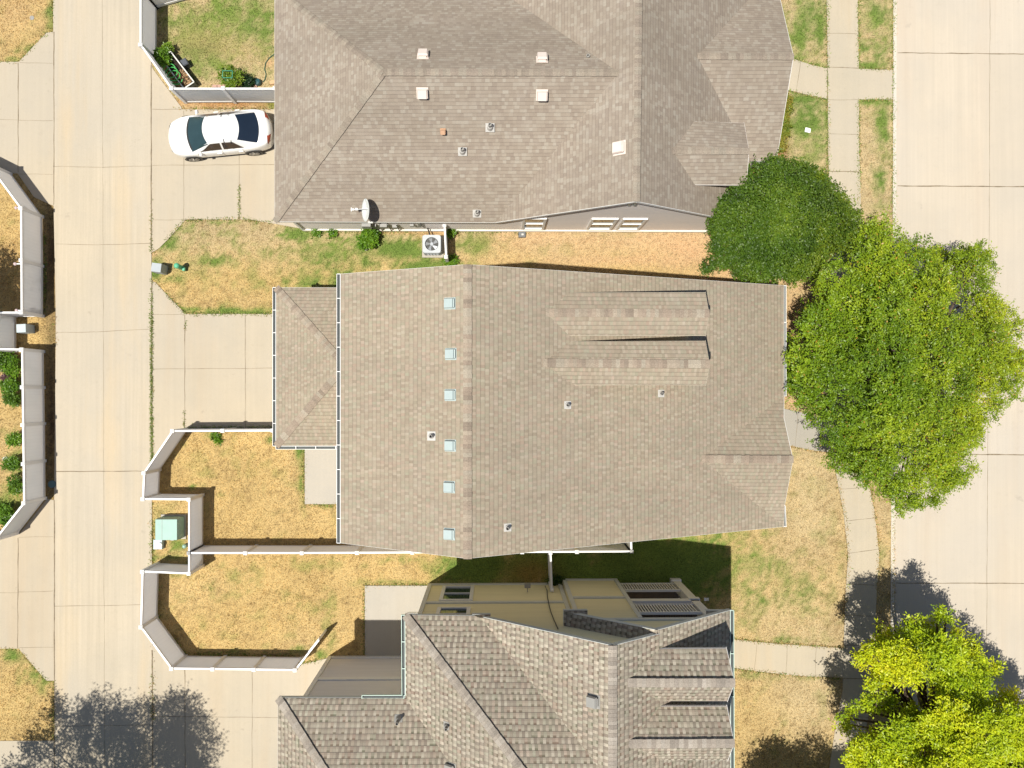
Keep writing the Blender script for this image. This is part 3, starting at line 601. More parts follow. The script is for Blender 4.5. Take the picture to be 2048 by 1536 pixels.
# ---------------------------------------------------------------- house A (grey-brown roof, top of the photo)
hA = thing('house', G(1000, 200, 0), 'single-storey house with weathered grey-brown hip roof, behind the parked white car', 'house')
zA = 2.6
A1, A2 = P(549, 443, zA), P(549, -24, zA); R1 = P(767, 144, 6.45)
M1 = P(1273, 403, 6.9); M2 = P(1283, -420, 6.9); V1 = P(992, 445, zA); VN = P(992, -24, zA); NW = P(994, -420, zA)
plW = plane(M1, M2, V1); R2 = PL(1238, 145, plW)
R2.z = zon(R2.x, R2.y, plW); E1 = P(1502, 448, zA); E2 = P(1506, -420, zA); plE = plane(M1, M2, E1)
C0 = PL(1395, 112, plE); C1 = P(1587, 113, C0.z + .02); cS = P(1553, 322, 2.57); cN = P(1559, -8, 2.57); vS = PL(1502, 322, plE); vN = PL(1504, -8, plE)
plCS = plane(C0, C1, cS)
S0 = PL(1345, 301, plE); S1 = P(1498, 302, S0.z); sN = P(1488, 246, 4.8); sS = P(1493, 370, 4.8); svN = PL(1388, 243, plE); svS = PL(1389, 369, plE)
facesA = [[A1, R1, A2], [A1, V1, R2, R1], [A2, R1, R2, VN], [V1, M1, M2, NW, VN, R2], [M1, E1, vS, C0, vN, E2, M2], [C0, C1, cS, vS], [C0, vN, cN, C1]]
up = Vector((0, 0, .004))
mb = MB(); mu = MB()
for f in facesA: roof_face(mb, f); roof_under(mu, f)
roofA = mb.build('roof', M['roofA'], hA); mu.build('soffit', M['white'], roofA)
fb = MB()
for a, b in ((A1, V1), (A2, A1), (V1, M1), (M1, E1), (E1, vS), (vS, cS), (cS, C1), (C1, cN), (cN, vN), (vN, E2), (A2, VN), (VN, NW), (NW, M2), (M2, E2)): fascia(fb, a, b)
fb.build('fascia', M['white'], roofA)
for k, (a, b) in enumerate(((A1, R1), (A2, R1), (R1, R2), (M1, M2), (C0, C1))): cp = MB(); cap_line(cp, a, b, CAPA, seed=k, wd=.27); cp.build('ridge_cap', M['cap'], roofA)
dm = MB(); roof_face(dm, [S0 + up, S1, sS, svS + up]); roof_face(dm, [S0 + up, svN + up, sN, S1])
dA_ = dm.build('dormer', M['roofA'], hA); dw = MB()
roof_under(dw, [S0, S1, sS, svS], .12); roof_under(dw, [S0, svN, sN, S1], .12)
for a, b in ((sN, S1), (S1, sS), (svS, sS), (svN, sN)): fascia(dw, a, b, .12)
i_ = Vector((-.18, 0, 0)); dwp = [X3(sN + Vector((-.18, -.2, 0)), 3.0), X3(sN + Vector((-.18, -.2, 0)), 4.65), X3(S1 + i_, S1.z - .15), X3(sS + Vector((-.18, .2, 0)), 4.65), X3(sS + Vector((-.18, .2, 0)), 3.0)]
dw.poly(dwp[::-1]); q = [X3(svS + Vector((0, .2, 0)), 4.65), X3(svS + Vector((0, .2, 0)), 3.0)]; dw.poly([dwp[4], dwp[3], q[0], q[1]]); q = [X3(svN - Vector((0, .2, 0)), 4.65), X3(svN - Vector((0, .2, 0)), 3.0)]; dw.poly([q[1], q[0], dwp[1], dwp[0]])
dw.build('dormer_wall', M['sidA'], dA_); cp = MB(); cap_line(cp, S0, S1, CAPA, seed=9, wd=.27); cp.build('ridge_cap', M['cap'], dA_)
# walls
wx0 = G(607, 461).x; wx1 = G(1450, 461).x; wy = G(1000, 461).y; wm = MB()
def roofz(x, y, t=.2): return min(zon(x, y, plW), zon(x, y, plE)) - t
prof = [(wx0, 0), (wx1, 0), (wx1, roofz(wx1, wy)), (M1.x, M1.z - .25), (V1.x + .1, zA - .12), (wx0, zA - .12)]
wm.poly([Vector((x, wy, z)) for x, z in prof])
yN = G(607, 60).y
for a, b, zz in (((wx0, yN), (wx0, wy), zA - .1), ((wx1, wy), (wx1, G(1480, 345).y), zA - .1), ((wx1, G(1480, 345).y), (G(1492, 0).x, G(1480, 345).y), zA - .1), ((wx1, yN), (wx0, yN), zA - .1)):
    wm.poly([Vector((*a, 0)), Vector((*b, 0)), Vector((*b, zz)), Vector((*a, zz))])
gxE = G(1492, 200).x; wm.poly([Vector((gxE, G(1480, 345).y, 0)), Vector((gxE, G(1480, 70).y, 0)), Vector((gxE, G(1480, 70).y, 2.45)), Vector((gxE, C1.y, C0.z - .2)), Vector((gxE, G(1480, 345).y, 2.45))])
wA = wm.build('wall', M['sidA'], hA)
fo = MB(); fo.box(((wx0 + wx1) / 2, wy - .03, 0), wx1 - wx0, .08, .22); fo.build('foundation', M['found'], wA)
cbm = MB(); cbm.box((wx0 + .02, wy - .03, .22), .1, .06, zA - .4); cbm.build('corner_board', M['white'], wA)
for x0, x1, lb in ((1169.5, 1219, None), (1227.5, 1273.5, None), (1042, 1086, None)):
    window(wA, Vector((G(x0, 461).x, wy, 0)), Vector((G(x1, 461).x, wy, 0)), .55, 2.95, (0, -1, 0))
# eave gutter trim and drip line, garage door (faces the alley)
gd = MB(); gd.box((wx0 - .03, G(560, 310).y, 0), .05, 4.9, 2.3)
for k in range(1, 4): gd.bar((wx0 - .06, G(560, 310).y - 2.4, 2.3 * k / 4), (wx0 - .06, G(560, 310).y + 2.4, 2.3 * k / 4), .012, .03)
gd.build('garage_door', M['white'], wA)
# gable vent under the peak
gv = MB(); gvx = M1.x - .1; 
for k in range(3): gv.box((gvx - .25 + .22 * k, wy - .05, 5.7), .1, .06, .55)
gv.build('gable_vent', M['teal'], wA)
# meters and conduits along the wall
mt = MB(); 
for px, zz, sx, sz, sy in ((745, 1.5, .38, .5, .2), (776, 1.35, .3, .34, .16), (796, 1.1, .2, .28, .12), (758, .9, .12, .6, .1), (830, 1.4, .16, .2, .1), (845, 1.2, .1, .9, .08)):
    q = G(px, 461); mt.box((q.x, wy - sy / 2 - .02, zz), sx, sy, sz)
for px in (752, 766, 784, 800): q = G(px, 461); mt.tube([(q.x, wy - .06, .05), (q.x, wy - .06, 1.6)], .025, 6)
mo = mt.build('utility_meter', M['vent_g'], wA, bevel=.01); mo['label'] = 'grey meter boxes and conduits on the wall by the round green bush'
# vents
nW = plW[1] if plW[1].z > 0 else -plW[1]; plN = plane(A2, R1, VN); plS = plane(A1, R1, V1)
nS = plS[1] * (1 if plS[1].z > 0 else -1); nN = plN[1] * (1 if plN[1].z > 0 else -1)
for px, py, pl, nn in ((846, 112, plN, nN), (1084, 119, plN, nN), (845, 186, plS, nS), (1084, 190, plS, nS)):
    box_vent(roofA, PL(px, py, pl), nn, M['vent_w'], .40, .22)
box_vent(roofA, PL(1239, 296, plW), nW, M['vent_w'], .48, .2)
box_vent(roofA, PL(886, 262, plS), nS, simple('orange_vent', (.52, .32, .2), .6), .2, .2, 'small orange flue vent')
for px, py, pl, nn in ((980, 255, plS, nS), (925, 303, plS, nS), (954, 427, plS, nS), (1174, 119, plW, nW)):
    pipe_vent(roofA, PL(px, py, pl), nn, m=M['vent_g'], h=.42, r=.07, fl=.36)

# ---------------------------------------------------------------- house B (middle)
hB = thing('house', G(1100, 815, 0), 'large house with tan gable roof, six blue-grey vents and two long dormers', 'house')
B1, B2 = P(935, 529, 9.8), P(935, 1117, 9.8); bW1, bW2 = P(681, 548, 7.84), P(681, 1086, 7.84); bE1, bE2 = P(1568, 571, 4.6), P(1568, 1053, 4.6)
plBW, plBE = plane(B1, B2, bW1), plane(B1, B2, bE1); bW2 = PL(681, 1086, plBW); bE2 = PL(1568, 1053, plBE)
K0 = PL(1403, 918, plBE); K1 = P(1586, 919, K0.z); kN0 = PL(1568, 792, plBE)
plKN = plane(K0, K1, kN0); kN = PL(1568, 836, plKN); plKS = plane(K0, K1, bE2); kS = PL(1569, 1012, plKS)
mb = MB(); mu = MB()
fB = [[B1, B2, bW2, bW1], [B1, bE1, kN0, K0, bE2, B2], [K0, K1, kN, kN0], [K0, bE2, kS, K1]]
for f in fB: roof_face(mb, f); roof_under(mu, f)
roofB = mb.build('roof', M['roofB'], hB); mu.build('soffit', M['white'], roofB)
fb = MB()
for a, b in ((bW1, bW2), (B1, bW1), (B1, bE1), (B2, bW2), (B2, bE2), (bE1, kN0), (kN0, kN), (kN, K1), (K1, kS), (kS, bE2)): fascia(fb, a, b)
fb.build('fascia', M['white'], roofB); cp = MB(); cap_line(cp, B1, B2, CAPB, seed=3, wd=.30); cp.build('ridge_cap', M['cap'], roofB); cp = MB(); cap_line(cp, K0, K1, CAPB, seed=4, wd=.30); cp.build('ridge_cap', M['cap'], roofB)
nBW = plBW[1] * (1 if plBW[1].z > 0 else -1); nBE = plBE[1] * (1 if plBE[1].z > 0 else -1)
def dormerB(s0, s1, vn, cn, vs_, cs):
    s0 = PL(*s0, plBE); s1 = P(*s1, s0.z); vn = PL(*vn, plBE); vs_ = PL(*vs_, plBE); ze = (vn.z + vs_.z) / 2; cn = P(*cn, ze); cs = P(*cs, ze)
    d = MB(); roof_face(d, [s0 + up, vn + up, cn, s1]); roof_face(d, [s0 + up, s1, cs, vs_ + up]); o = d.build('dormer', M['roofB'], hB)
    w_ = MB(); roof_under(w_, [s0, vn, cn, s1], .12); roof_under(w_, [s0, s1, cs, vs_], .12)
    for a, b in ((cn, s1), (s1, cs), (vs_, cs), (vn, cn)): fascia(w_, a, b, .12)
    dx = Vector((-.15, 0, 0)); a1 = X3(cn + dx - Vector((0, .12, 0)), 5.6); a2 = X3(cs + dx + Vector((0, .12, 0)), 5.6)
    w_.poly([a2, a1, X3(a1, ze - .1), X3(s1 + dx, s1.z - .14), X3(a2, ze - .1)]); v1 = X3(vn - Vector((0, .12, 0)), 5.6); v2 = X3(vs_ + Vector((0, .12, 0)), 5.6)
    w_.poly([a1, v1, X3(v1, ze - .1), X3(a1, ze - .1)]); w_.poly([v2, a2, X3(a2, ze - .1), X3(v2, ze - .1)])
    w_.build('dormer_wall', M['sidB'], o); c_ = MB(); cap_line(c_, s0, s1, CAPB, seed=int(s0.y * 7), wd=.3); c_.build('ridge_cap', M['cap'], o)
dormerB((1091, 625), (1418, 627), (1138, 585), (1411, 585), (1138, 671), (1411, 671))
dormerB((1086, 726), (1419, 728), (1141, 683), (1411, 682), (1148, 770), (1412, 770))
# rear wing with hip roof
zg = 3.5; g1, g2 = P(552, 575, zg), P(552, 892, zg); gap_ = P(690, 731, 5.2); gE1, gE2 = G(749, 594, zg), G(749, 881, zg); gE1.y = g1.y; gE2.y = g2.y; wl_ = X3(Vector((gE1.x, gap_.y, 0)), 5.2)
mb = MB(); mu = MB(); fG = [[g1, gap_, g2], [g1, gE1, wl_, gap_], [g2, gap_, wl_, gE2]]
for f in fG: roof_face(mb, f); roof_under(mu, f, .14)
rw = mb.build('lower_roof', M['roofB'], hB); mu.build('soffit', M['white'], rw); fb = MB()
for a, b in ((g1, g2), (g1, gE1), (g2, gE2)): fascia(fb, a, b)
fb.build('fascia', M['white'], rw); 
for k, (a, b) in enumerate(((g1, gap_), (g2, gap_), (gap_, wl_))): cp = MB(); cap_line(cp, a, b, CAPB, seed=5 + k, wd=.30); cp.build('ridge_cap', M['cap'], rw)
# walls
x0 = G(751, 0).x; x1 = bE1.x - .4; y0 = G(1000, 1023).y; y1 = B1.y - .35; rz = B1.x; wm = MB()
def bz(x): return (zon(x, 0, plBW) if x < rz else zon(x, 0, plBE)) - .2
for yy in (y0, y1):
    q = [Vector((x0, yy, 0)), Vector((x1, yy, 0)), Vector((x1, yy, bz(x1))), Vector((rz, yy, B1.z - .25)), Vector((x0, yy, bz(x0)))]
    wm.poly(q if yy == y0 else q[::-1])
wm.poly([Vector((x0, y1, 0)), Vector((x0, y0, 0)), Vector((x0, y0, bz(x0))), Vector((x0, y1, bz(x0)))]); wm.poly([Vector((x1, y0, 0)), Vector((x1, y1, 0)), Vector((x1, y1, bz(x1))), Vector((x1, y0, bz(x1)))])
wm.poly([X3(kN - Vector((.2, .15, 0)), 0), X3(kN - Vector((.2, .15, 0)), 4.5), X3(K1 - Vector((.35, 0, 0)), 5.8), X3(kS - Vector((.2, -.15, 0)), 4.5), X3(kS - Vector((.2, -.15, 0)), 0)][::-1])
gx0 = g1.x + .35; gy1 = g1.y - .3; gy0 = g2.y + .3
for a, b in (((gx0, gy1), (gx0, gy0)), ((x0, gy1), (gx0, gy1)), ((gx0, gy0), (x0, gy0))): wm.poly([Vector((*a, 0)), Vector((*b, 0)), Vector((*b, zg - .12)), Vector((*a, zg - .12))])
wB = wm.build('wall', M['sidB'], hB)
gd = MB(); gd.box((gx0 - .03, (gy0 + gy1) / 2, 0), .05, 4.9, 2.3); gd.build('garage_door', M['white'], wB)
window(wB, Vector((G(1200, 1023).x, y0, 0)), Vector((G(1245, 1023).x, y0, 0)), 1.0, 2.5, (0, -1, 0)); window(wB, Vector((x0, G(1000, 950).y, 0)), Vector((x0, G(1000, 915).y, 0)), .9, 2.4, (-1, 0, 0)); 
gutter('gutter', bW1 + Vector((0, 0, .02)), bW2 + Vector((0, 0, .02)), (-1, 0, 0), M['white'], hB, .85)
gutter('gutter', g1 + Vector((0, 0, .02)), g2 + Vector((0, 0, .02)), (-1, 0, 0), M['white'], hB, .85)
gutter('gutter', g2 + Vector((0, 0, .02)), gE2 + Vector((-.3, 0, .02)), (0, -1, 0), M['white'], hB, .7)
gutter('gutter', bE1 + Vector((0, 0, .0)), kN0 + Vector((0, 0, .0)), (1, 0, 0), M['white'], hB, 1.2, .09); gutter('gutter', kS + Vector((-.02, 0, -.1)), bE2, (1, 0, 0), M['white'], hB, 1.2, .09)
for px, py in ((900, 607), (902, 708), (901, 790), (901, 891), (899, 974), (899, 1068)): box_vent(roofB, PL(px, py, plBW), nBW, M['teal'], .37, .16)
pipe_vent(roofB, PL(863, 872, plBW), nBW, m=M['pvc'], h=.35, r=.06, fl=.32)
for px, py in ((1135, 810), (1322, 787), (1015, 1055)): pipe_vent(roofB, PL(px, py, plBE), nBE, m=M['pvc'], h=.3, r=.06, fl=.28)

# ---------------------------------------------------------------- house C (bottom)
hC = thing('house', G(1100, 1350, 0), 'two-storey yellow-sided house with steep heavy-textured brown shingle roof and side balconies', 'house')
ze = 7.0; c1 = P(810, 1230, ze); V = P(958, 1232, ze); MP = P(1225, 1291, 11.0); J = P(1222, 1566, 11.0); Ht = P(1062, 1566, 11.0)
ysym = 2 * J.y
def mir(p): return Vector((p.x, ysym - p.y, p.z))
eN = P(1461, 1220, 7.2); plCE = plane(MP, J, eN); plCW = plane(MP, J, V); plCN = plane(c1, V, Ht)
c1S, VS, MPS, eS = mir(c1), mir(V), mir(MP), mir(eN)
BP = PL(1314, 1260, plCE); Q = PL(1316, 1268, plCE); eB = P(1459, 1221, 7.2)
gg1 = P(556, 1396, ze); gvv = P(811, 1396, ze); gt = G(757, 1410, 9.3); pGN = plane(gg1, gvv, gt); pWW = plane(c1, Ht, c1S)
gz = 9.3; gr = Vector((0, gt.y, gz)); gr.x = c1.x + (gz - ze) / ((Ht.z - ze) / (Ht.x - c1.x)); ggS = Vector((gg1.x, 2 * gt.y - gg1.y, ze)); gvS = Vector((gvv.x, 2 * gt.y - gvv.y, ze))
fC = [[c1, V, J, Ht], [V, MP, J], [MP, Q, BP, eN, eS, MPS], [J, MPS, VS], [c1S, Ht, J, VS], [c1, Ht, c1S, gvS, gr, gvv], [gg1, gvv, gr, gt], [gg1, gt, ggS], [ggS, gt, gr, gvS]]
bw0, bw1 = P(1127.5, 1221, 7.25), P(1127.5, 1253, 7.25); bwS = G(1000, 1168); ridS = Vector((BP.x, bwS.y, BP.z))
bw1 = Vector((bw0.x, bwS.y, bw0.z)); brk = P(1150, 1228, 7.45)
fC.append([bw0, bw1, ridS, BP, brk])
mb = MB(); mu = MB()
for f in fC: roof_face(mb, f); roof_under(mu, f, .2)
def ret(a, b, c, d):   # eave returns
    roof_face(mb, [a, b, c, d])
ret(P(1127.6, 1221, 7.26), P(1175, 1221, 7.2), P(1175, 1232, 7.4), P(1150, 1229, 7.46)); ret(P(1412, 1221.5, 7.2), P(1456, 1222, 7.15), P(1452, 1228, 7.4), P(1412, 1234, 7.42)); ret(P(944, 1229, 6.99), P(981, 1229, 6.95), P(981, 1238, 7.2), P(960, 1236, 7.25))
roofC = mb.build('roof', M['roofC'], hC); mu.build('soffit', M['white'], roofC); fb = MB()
for a, b in ((c1, V), (V, MP), (MP, Q), (brk, BP), (BP, eN), (bw0, bw1), (c1, c1S), (gg1, gvv), (gg1, ggS), (eN, eS), (P(1127.6, 1221, 7.24), P(1175, 1221, 7.18)), (P(1412, 1221.5, 7.18), P(1456, 1222, 7.13)), (P(944, 1229, 6.97), P(981, 1229, 6.93))): fascia(fb, a, b, .22)
fb.build('fascia', simple('pale_blue_fascia', (.55, .58, .58), .6), roofC)
for k, (a, b) in enumerate(((c1, Ht), (MP, MPS), (gg1, gt), (gt, gr), (Ht, J), (c1S, Ht))): cp = MB(); cap_line(cp, a, b, CAPC, seed=20 + k, wd=.30, step=.13, lift=.03); cp.build('ridge_cap', M['cap'], roofC)
def dormerC(s0, s1, vn, cn, vs_, cs, ze_):
    s0 = PL(*s0, plCE); s1 = P(*s1, s0.z); vn = PL(*vn, plCE); vs_ = PL(*vs_, plCE); ze_ = (vn.z + vs_.z) / 2; cn = P(*cn, ze_); cs = P(*cs, ze_)
    d = MB(); roof_face(d, [s0 + up, vn + up, cn, s1]); roof_face(d, [s0 + up, s1, cs, vs_ + up]); o = d.build('dormer', M['roofC'], hC)
    w_ = MB(); roof_under(w_, [s0, vn, cn, s1], .12); roof_under(w_, [s0, s1, cs, vs_], .12)
    for a, b in ((cn, s1), (s1, cs), (vs_, cs), (vn, cn)): fascia(w_, a, b, .14)
    dx = Vector((-.2, 0, 0)); a1 = X3(cn + dx - Vector((0, .46, 0)), 6.6); a2 = X3(cs + dx + Vector((0, .30, 0)), 6.6)
    w_.poly([a2, a1, X3(a1, ze_ - .1), X3(s1 + dx, s1.z - .2), X3(a2, ze_ - .1)]); v1 = X3(vn - Vector((0, .46, 0)), 6.6); v2 = X3(vs_ + Vector((0, .30, 0)), 6.6)
    w_.poly([a1, v1, X3(v1, ze_ - .1), X3(a1, ze_ - .1)]); w_.poly([v2, a2, X3(a2, ze_ - .1), X3(v2, ze_ - .1)])
    w_.build('dormer_wall', M['sidG'], o); c_ = MB(); cap_line(c_, s0, s1, CAPC, seed=int(abs(s0.y) * 7), wd=.30, lift=.03); c_.build('ridge_cap', M['cap'], o)
dormerC((1255, 1366), (1469, 1366), (1318, 1298), (1453, 1297), (1318, 1402), (1455, 1402), 9.45)
dormerC((1257, 1488), (1468, 1487), (1318, 1413), (1454, 1413), (1318, 1520), (1456, 1520), 9.45)
# walls of house C
yN_ = G(1000, 1168).y; xa, xb, xc, xd = G(857, 1168).x, G(1124, 1160).x, G(1234, 1160).x, G(1357, 1162).x; yB = G(1000, 1160).y; wm = MB(); prx = MP.x
zz_ = lambda x: min(zon(x, yN_, plCW), zon(x, yN_, plCE)) - .25
wm.poly([Vector((xa, yN_, 0)), Vector((xa, yN_, 6.85)), Vector((V.x + .15, yN_, 6.85)), Vector((prx, yN_, 10.75)), Vector((BP.x, yN_, zz_(BP.x))), Vector((xd, yN_, 6.9)), Vector((xd, yN_, 6.5)), Vector((xc, yN_, 6.5)), Vector((xc, yN_, 0))])
bpz = lambda x: BP.z - .25 - abs(x - BP.x) * .86
wm.poly([Vector((xb, yB, 0)), Vector((xb, yB, 7.1)), Vector((bw0.x + .3, yB, 7.1)), Vector((BP.x, yB, BP.z - .3)), Vector((xd, yB, 7.1)), Vector((xc, yB, 7.1)), Vector((xc, yB, 0))])
wm.poly([Vector((xb, yN_, 0)), Vector((xb, yN_, 7.1)), Vector((xb, yB, 7.1)), Vector((xb, yB, 0))])
yBk = G(1000, 1290).y; ySo = mir(V).y + .4
for a, b, zt in (((xa, ySo), (xa, yN_), 6.85), ((xc, yB), (xc, yBk), 7.0), ((xc, yBk), (xd, yBk), 7.0), ((xd, yBk), (xd, ySo), 7.0), ((xd, ySo), (xa, ySo), 6.85)): wm.poly([Vector((*a, 0)), Vector((*a, zt)), Vector((*b, zt)), Vector((*b, 0))])
wm.poly([Vector((V.x, ySo, 6.84)), Vector((prx, ySo, 10.7)), Vector((xd, ySo, 6.84))]); wC = wm.build('wall', M['sidC'], hC)
tr = MB()
def hband(xl, xr, yy, zc, h=.2): tr.bar((xl, yy + .03, zc), (xr, yy + .03, zc), .05, h)
def vband(x, yy, z0, z1, wd=.16): tr.bar((x, yy + .035, z0), (x, yy + .035, z1), wd, .06, up=(0, 1, 0))
hband(xa, xb, yN_, .12, .22); hband(xa, xb - .04, yN_, 3.6, .26); hband(xa, V.x, yN_, 6.6, .22); vband(xa + .08, yN_, .2, 6.5); vband(xb - .12, yN_, .2, 6.9)
hband(xb, xc, yB, .10, .24); hband(xb + .1, xc - .1, yB, 3.6, .26); hband(xb, xd, yB, 7.15, .26); vband(xb + .09, yB, .22, 7.0); vband(xc - .09, yB, .22, 7.0)
tr.build('trim_board', simple('pale_trim', (.62, .63, .60), .6), wC)
window(wC, Vector((G(887, 1168).x, yN_, 0)), Vector((G(949, 1168).x, yN_, 0)), .6, 3.3, (0, 1, 0), frame=.15); window(wC, Vector((G(888, 1168).x, yN_, 0)), Vector((G(947, 1168).x, yN_, 0)), 4.5, 6.55, (0, 1, 0), frame=.15)
# balconies
mid = (xc + xd) / 2; dkm = simple('brown_deck', (.17, .13, .10), .8, var=.2)
for zf in (.55, 4.35): bc_ = MB(); bc_.box((mid, (yB + yBk) / 2 - .05, zf - .25), xd - xc - .1, yB - yBk - .15, .22); fl_ = bc_.build('balcony_floor', dkm, wC)
dkp = MB()
for k in range(26): x = xc + .12 + k * (xd - xc - .3) / 25; dkp.bar((x, yB - .15, 4.345), (x, yBk, 4.345), .010, .012)
dkp.build('deck_seam', M['dark'], fl_)
for a, b, t_, h_ in (((xc, yB - .06, 3.95), (xd, yB - .06, 3.95), .12, .42), ((xc, yB - .06, 7.05), (xd, yB - .06, 7.05), .14, .3), ((xd - .06, yB - .12, 3.95), (xd - .06, yBk, 3.95), .12, .42)): bb = MB(); bb.bar(a, b, t_, h_); bb.build('porch_beam', M['white'], wC)
for zf, zt in ((.55, 2.05), (4.45, 5.95)):
    rb = MB(); rb.bar((xc, yB - .05, zt), (xd - .35, yB - .05, zt), .10, .10); rb.bar((xc, yB - .05, zf + .12), (xd - .35, yB - .05, zf + .12), .06, .07)
    rb.bar((xd - .12, yB - .3, zt), (xd - .12, yBk, zt), .10, .10)
    for k in range(20): x = xc + .12 + k * (xd - xc - .6) / 19; rb.bar((x, yB - .05, zf + .12), (x, yB - .05, zt), .045, .045, up=(0, 1, 0))
    for k in range(16): y = yB - .4 - k * (yB - yBk - .6) / 15; rb.bar((xd - .12, y, zf + .1), (xd - .12, y, zt), .04, .04, up=(0, 1, 0))
    rb.build('balcony_railing', M['white'], wC)
co_ = MB(); co_.box((xd - .17, yB - .17, 0), .34, .34, 7.0); co_.box((xd - .17, yB - .17, 3.7), .44, .44, .3); co_.box((xd - .17, yB - .17, 0), .46, .46, .35); co_.build('porch_column', M['white'], wC)
# garage wing walls
yG = G(1000, 1312).y; xg = G(657, 1312).x; wm = MB(); wm.poly([Vector((xg, yG, 0)), Vector((xg, yG, 6.85)), Vector((xa, yG, 6.85)), Vector((xa, yG, 0))]); ysG = ggS.y + .5
wm.poly([Vector((xg, ysG, 0)), Vector((xg, ysG, 6.85)), Vector((xg, yG, 6.85)), Vector((xg, yG, 0))]); wG = wm.build('garage_wall', M['sidG'], hC)
tr = MB(); hband(xg, xa, yG, .12, .24); hband(xg, xa, yG, 3.15, .30); vband(xg + .09, yG, .24, 6.7); tr.build('trim_board', M['white'], wG)
gd = MB(); gd.box((xg - .03, yG - 3.2, 0), .05, 4.9, 2.3); gd.build('garage_door', M['white'], wG)
gutter('gutter', c1 + Vector((0, 0, .02)), gvv + Vector((0, .1, .02)), (-1, 0, 0), M['mint'], hC, .95); gutter('gutter', P(724, 1391, 7) + Vector((0, -.12, .02)), P(808, 1391, 7) + Vector((0, -.12, .02)), (0, 1, 0), M['mint'], hC, .8)
gutter('gutter', eB + Vector((.02, 0, .02)), X3(Vector((eB.x + .02, G(1000, 1500).y, 0)), 7.22), (1, 0, 0), M['mint'], hC, 1.5, .14)
nCW = plCW[1] * (1 if plCW[1].z > 0 else -1); nGN = pGN[1] * (1 if pGN[1].z > 0 else -1); nWW = pWW[1] * (1 if pWW[1].z > 0 else -1)
box_vent(roofC, PL(1189, 1402, plCW), nCW, M['vent_g'], .40, .24); pipe_vent(roofC, PL(797, 1437, pGN), nGN, m=M['pvc'], h=.55, r=.055, fl=.3, flm=M['vent_g']); pipe_vent(roofC, PL(893, 1451, pWW), nWW, m=M['pvc'], h=.4, r=.05, fl=.28, flm=M['vent_g']); box_vent(roofC, PL(903, 1538, pWW), nWW, M['vent_g'], .4, .2)
# yard lamp and cable on the yellow wall, canopy over the back door
lm = MB(); q = G(1052, 1168); lm.tube([(q.x, yN_ + .05, 1.9), (q.x, yN_ + .35, 1.95)], .02, 6); lm.box((q.x, yN_ + .33, 1.82), .26, .2, .12); lm.build('wall_lamp', M['vent_g'], wC)
cbm = MB(); pw = plane(Vector((0, yN_ + .06, 0)), Vector((1, yN_ + .06, 0)), Vector((0, yN_ + .06, 1)))
cbm.tube([PL(a, b, pw) for a, b in ((1090, 1172), (1094, 1180), (1095, 1194), (1098, 1210), (1102, 1225), (1108, 1240), (1116, 1258))], .02, 6); cbm.build('cable', M['dark'], wC)
pc = MB(); q0 = G(824, 1192); pc.box((q0.x + .34, yN_ - 1.05, 2.9), .55, .9, .08); pc.box((q0.x + .09, yN_ - 1.05, 2.7), .06, .9, .19); pc.box((q0.x + .36, yN_ - .60, 2.7), .5, .05, .19); pc.build('door_canopy', M['white'], wC)

# ================================================================== FENCES
FH = 1.83
def fence(name, pts, label, group=None, h=FH, maxl=2.45, posts_at=None, open_end=False, sag=True):
    """pts: pixels of the top rail (at height h) or world points"""
    w_ = [X3(P(a, b, h), 0) if not isinstance(a, Vector) else a for a, b in pts]
    root = thing(name, w_[0], label, 'fence', group); nodes = [w_[0]]; rr = random.Random(len(label))
    for i in range(len(w_) - 1):
        a, b = w_[i], w_[i + 1]; L = (b - a).length; n = max(1, math.ceil(L / maxl)); d = (b - a) / L; s = Vector((-d.y, d.x, 0))
        for k in range(n):
            p, q = a + d * (L * k / n), a + d * (L * (k + 1) / n); nodes.append(q); pl = (q - p).length - .13; m_ = p + d * .065; e_ = q - d * .065
            mb = MB(); z = Vector((0, 0, 1)); j0, j1 = rr.uniform(.02, .07), rr.uniform(.02, .07)
            for sg in (1, -1):
                u0 = rr.uniform(0, .1); f = [m_ + s * .02 * sg + z * j0, e_ + s * .02 * sg + z * j1, e_ + s * .02 * sg + z * (h - .04), m_ + s * .02 * sg + z * (h - .04)]; uv = [(u0, 0), (u0 + pl, 0), (u0 + pl, h), (u0, h)]
                mb.poly(f[::1] if sg < 0 else f[::-1], uv=uv if sg < 0 else uv[::-1])
            po = mb.build('panel', M['vinyl'], root)
            rb = MB(); rb.bar(m_ + z * (h - .05), e_ + z * (h - .05), .075, .09); rb.build('top_rail', M['rail'], root)
            rb = MB(); rb.bar(m_ + z * (j0 + .13), e_ + z * (j1 + .13), .07, .14); rb.build('bottom_rail', M['rail'], root)
    for p in nodes:
        mb = MB(); mb.box((p.x, p.y, 0), .13, .13, h + .02); mb.box((p.x, p.y, h + .02), .16, .16, .035); mb.box((p.x, p.y, h + .055), .15, .15, .06, taper=.12); mb.build('post', M['rail'], root)
    return root
fence('fence', [(281, -21), (281, 90)], 'tall white vinyl fence beside the alley along the green lawn at the top')
f1 = fence('fence', [(282, 90), (343, 177), (550, 177)], 'white vinyl fence angled behind the raised planter and running above the parked car')
fence('fence', [(281, -21), (430, -62)], 'white vinyl fence closing the far top end of the green lawn')
fence('fence', [(546, 861), (345, 862), (288, 946), (286, 998), (378, 999), (378, 1106)], 'white vinyl fence stepping round the dry yard behind the middle house')
fence('fence', [(378, 1106), (604, 1106), (1263, 1103)], 'long straight white vinyl fence between the middle house and the yellow house')
fence('fence', [(1263, 1103), (1262, 1072)], 'short white fence return meeting the middle house wall')
fence('fence', [(378, 1106), (378, 1147), (285, 1143), (282, 1254), (343, 1337), (590, 1340)], 'white vinyl fence round the yellow house yard below the transformer')
